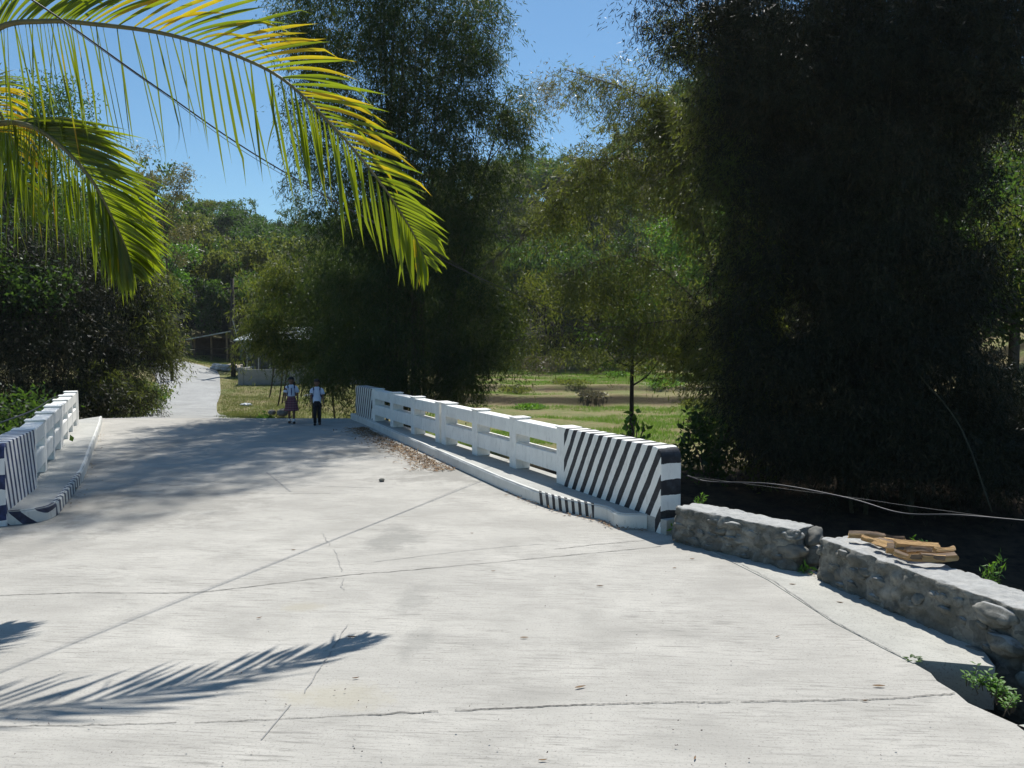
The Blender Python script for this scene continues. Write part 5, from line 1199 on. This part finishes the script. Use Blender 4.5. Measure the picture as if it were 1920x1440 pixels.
    q = MB(); q.tube([Vector((-.045, -.048, 1.045)), Vector((-.01, -.078, .99)), Vector((0, -.088, .95))], [.010, .010, .006], 6); q.tube([Vector((.045, -.048, 1.045)), Vector((.01, -.078, .99)), Vector((0, -.088, .95))], [.010, .010, .006], 6); q.build('collar', M_SHIRT, root)
    if girl:
        q = MB(); q.tube([Vector((0, -.088, .96)), Vector((0.004, -.094, .86)), Vector((.0, -.092, .76))], [.012, .016, .01], 6); q.build('neck_ribbon', M_BAGB, root)
        n_ = 64; V_, F_ = [], []
        for i, (z_, rx, ry) in enumerate([(.735, .100, .084), (.70, .108, .092), (.60, .138, .116), (.47, .165, .138), (.345, .185, .152)]):
            for k in range(n_):
                a_ = 2 * math.pi * k / n_; f_ = 1 + .05 * i / 4 * math.sin(a_ * 14); V_.append((rx * f_ * math.cos(a_), ry * f_ * math.sin(a_), z_))
            if i: F_ += [((i - 1) * n_ + k, (i - 1) * n_ + (k + 1) % n_, i * n_ + (k + 1) % n_, i * n_ + k) for k in range(n_)]
        F_.append(tuple(range(n_))); mk('skirt', V_, F_, M_SKIRT, root, smooth=True)
    else:
        Vt, Ft = loft([(0, 0, .52, .105, .085), (0, 0, .60, .108, .086), (0, 0, .66, .100, .080)], 24)
        for sd in (-1, 1):
            sw = sd * step; o_ = len(Vt); q = MB(); q.tube([Vector((sd * .055, 0, .60)), Vector((sd * .058, -sw * .25, .45)), Vector((sd * .06, -sw * .45 - .01, .33)), Vector((sd * .055, -sw * .5 + (.05 if sw < 0 else 0), .06))], [.068, .060, .050, .040], 14); Vt += q.v; Ft += [tuple(i + o_ for i in f) for f in q.f]
        mk('trousers', Vt, Ft, M_TROUS, root, smooth=True)
    for sd in (-1, 1):
        sw = sd * step; y_ = -sw * .5 + (.05 if sw < 0 else -.01)
        q = MB(); q.tube([Vector((sd * .057, y_ + .045, .030)), Vector((sd * .057, y_ + .01, .036)), Vector((sd * .06, y_ - .06, .032)), Vector((sd * .06, y_ - .12, .022))], [(.026, .028), (.034, .036), (.038, .030), (.022, .018)], 10); q.build('shoe', M_SHOE, root, smooth=True)
        if girl: q = MB(); q.tube([Vector((sd * .055, y_ + .0, .04)), Vector((sd * .056, y_ + .005, .13))], [.036, .034], 10); q.build('sock', M_SOCK, root, smooth=True)
    return root, s
def school_bag(loc, s, yaw, label):
    root = tag(empty('school_bag', loc), label, 'school bag', 'school bags worn by the children'); root.rotation_euler = (0, 0, yaw); root.scale = (s, s, s)
    V_, F_ = loft([(0, .145, .70, .10, .050), (0, .148, .73, .118, .066), (0, .148, .86, .120, .068), (0, .142, .96, .105, .058), (0, .135, 1.0, .06, .035)], 20)
    mk('pack', V_, F_, M_BAGB, root, smooth=True)
    for sd in (-1, 1):
        q = MB(); q.tube(spline([Vector((sd * .07, .09, .98)), Vector((sd * .082, .03, 1.022)), Vector((sd * .083, -.06, .985)), Vector((sd * .085, -.088, .90)), Vector((sd * .105, -.065, .80)), Vector((sd * .115, .03, .745)), Vector((sd * .09, .10, .74))], 22), [(.017, .006)] * 22, 6); q.build('strap', M_BAGB, root, smooth=True)
    return root
gp = gnd(547, 794, .0); bp = gnd(595, 797, .0)
_, s1 = person(gp, 1.27, True, 'schoolgirl in a white blouse and knee-length reddish checked skirt walking on the bridge', yaw=.28, step=.11)
school_bag(gp, s1, .28, 'navy bag on the back of the girl in the skirt')
_, s2 = person(bp, 1.23, False, 'schoolboy in a white shirt and long black trousers walking on the bridge', yaw=.20, step=-.12)
school_bag(bp, s2, .20, 'navy bag on the back of the boy in trousers')

# ------------------------------------------------------------------ thin air haze over the valley
q = MB(); q.box((-640, -75, -3.6), (640, 930, 75)); m = bpy.data.materials.new('air'); m.use_nodes = True; n = m.node_tree.nodes
n.remove(n['Principled BSDF']); pv = n.new('ShaderNodeVolumePrincipled'); pv.inputs['Color'].default_value = (.86, .93, 1.0, 1); pv.inputs['Density'].default_value = .00024; pv.inputs['Anisotropy'].default_value = .2
m.node_tree.links.new(pv.outputs[0], n['Material Output'].inputs['Volume'])
tag(q.build('haze', m), kind='stuff')
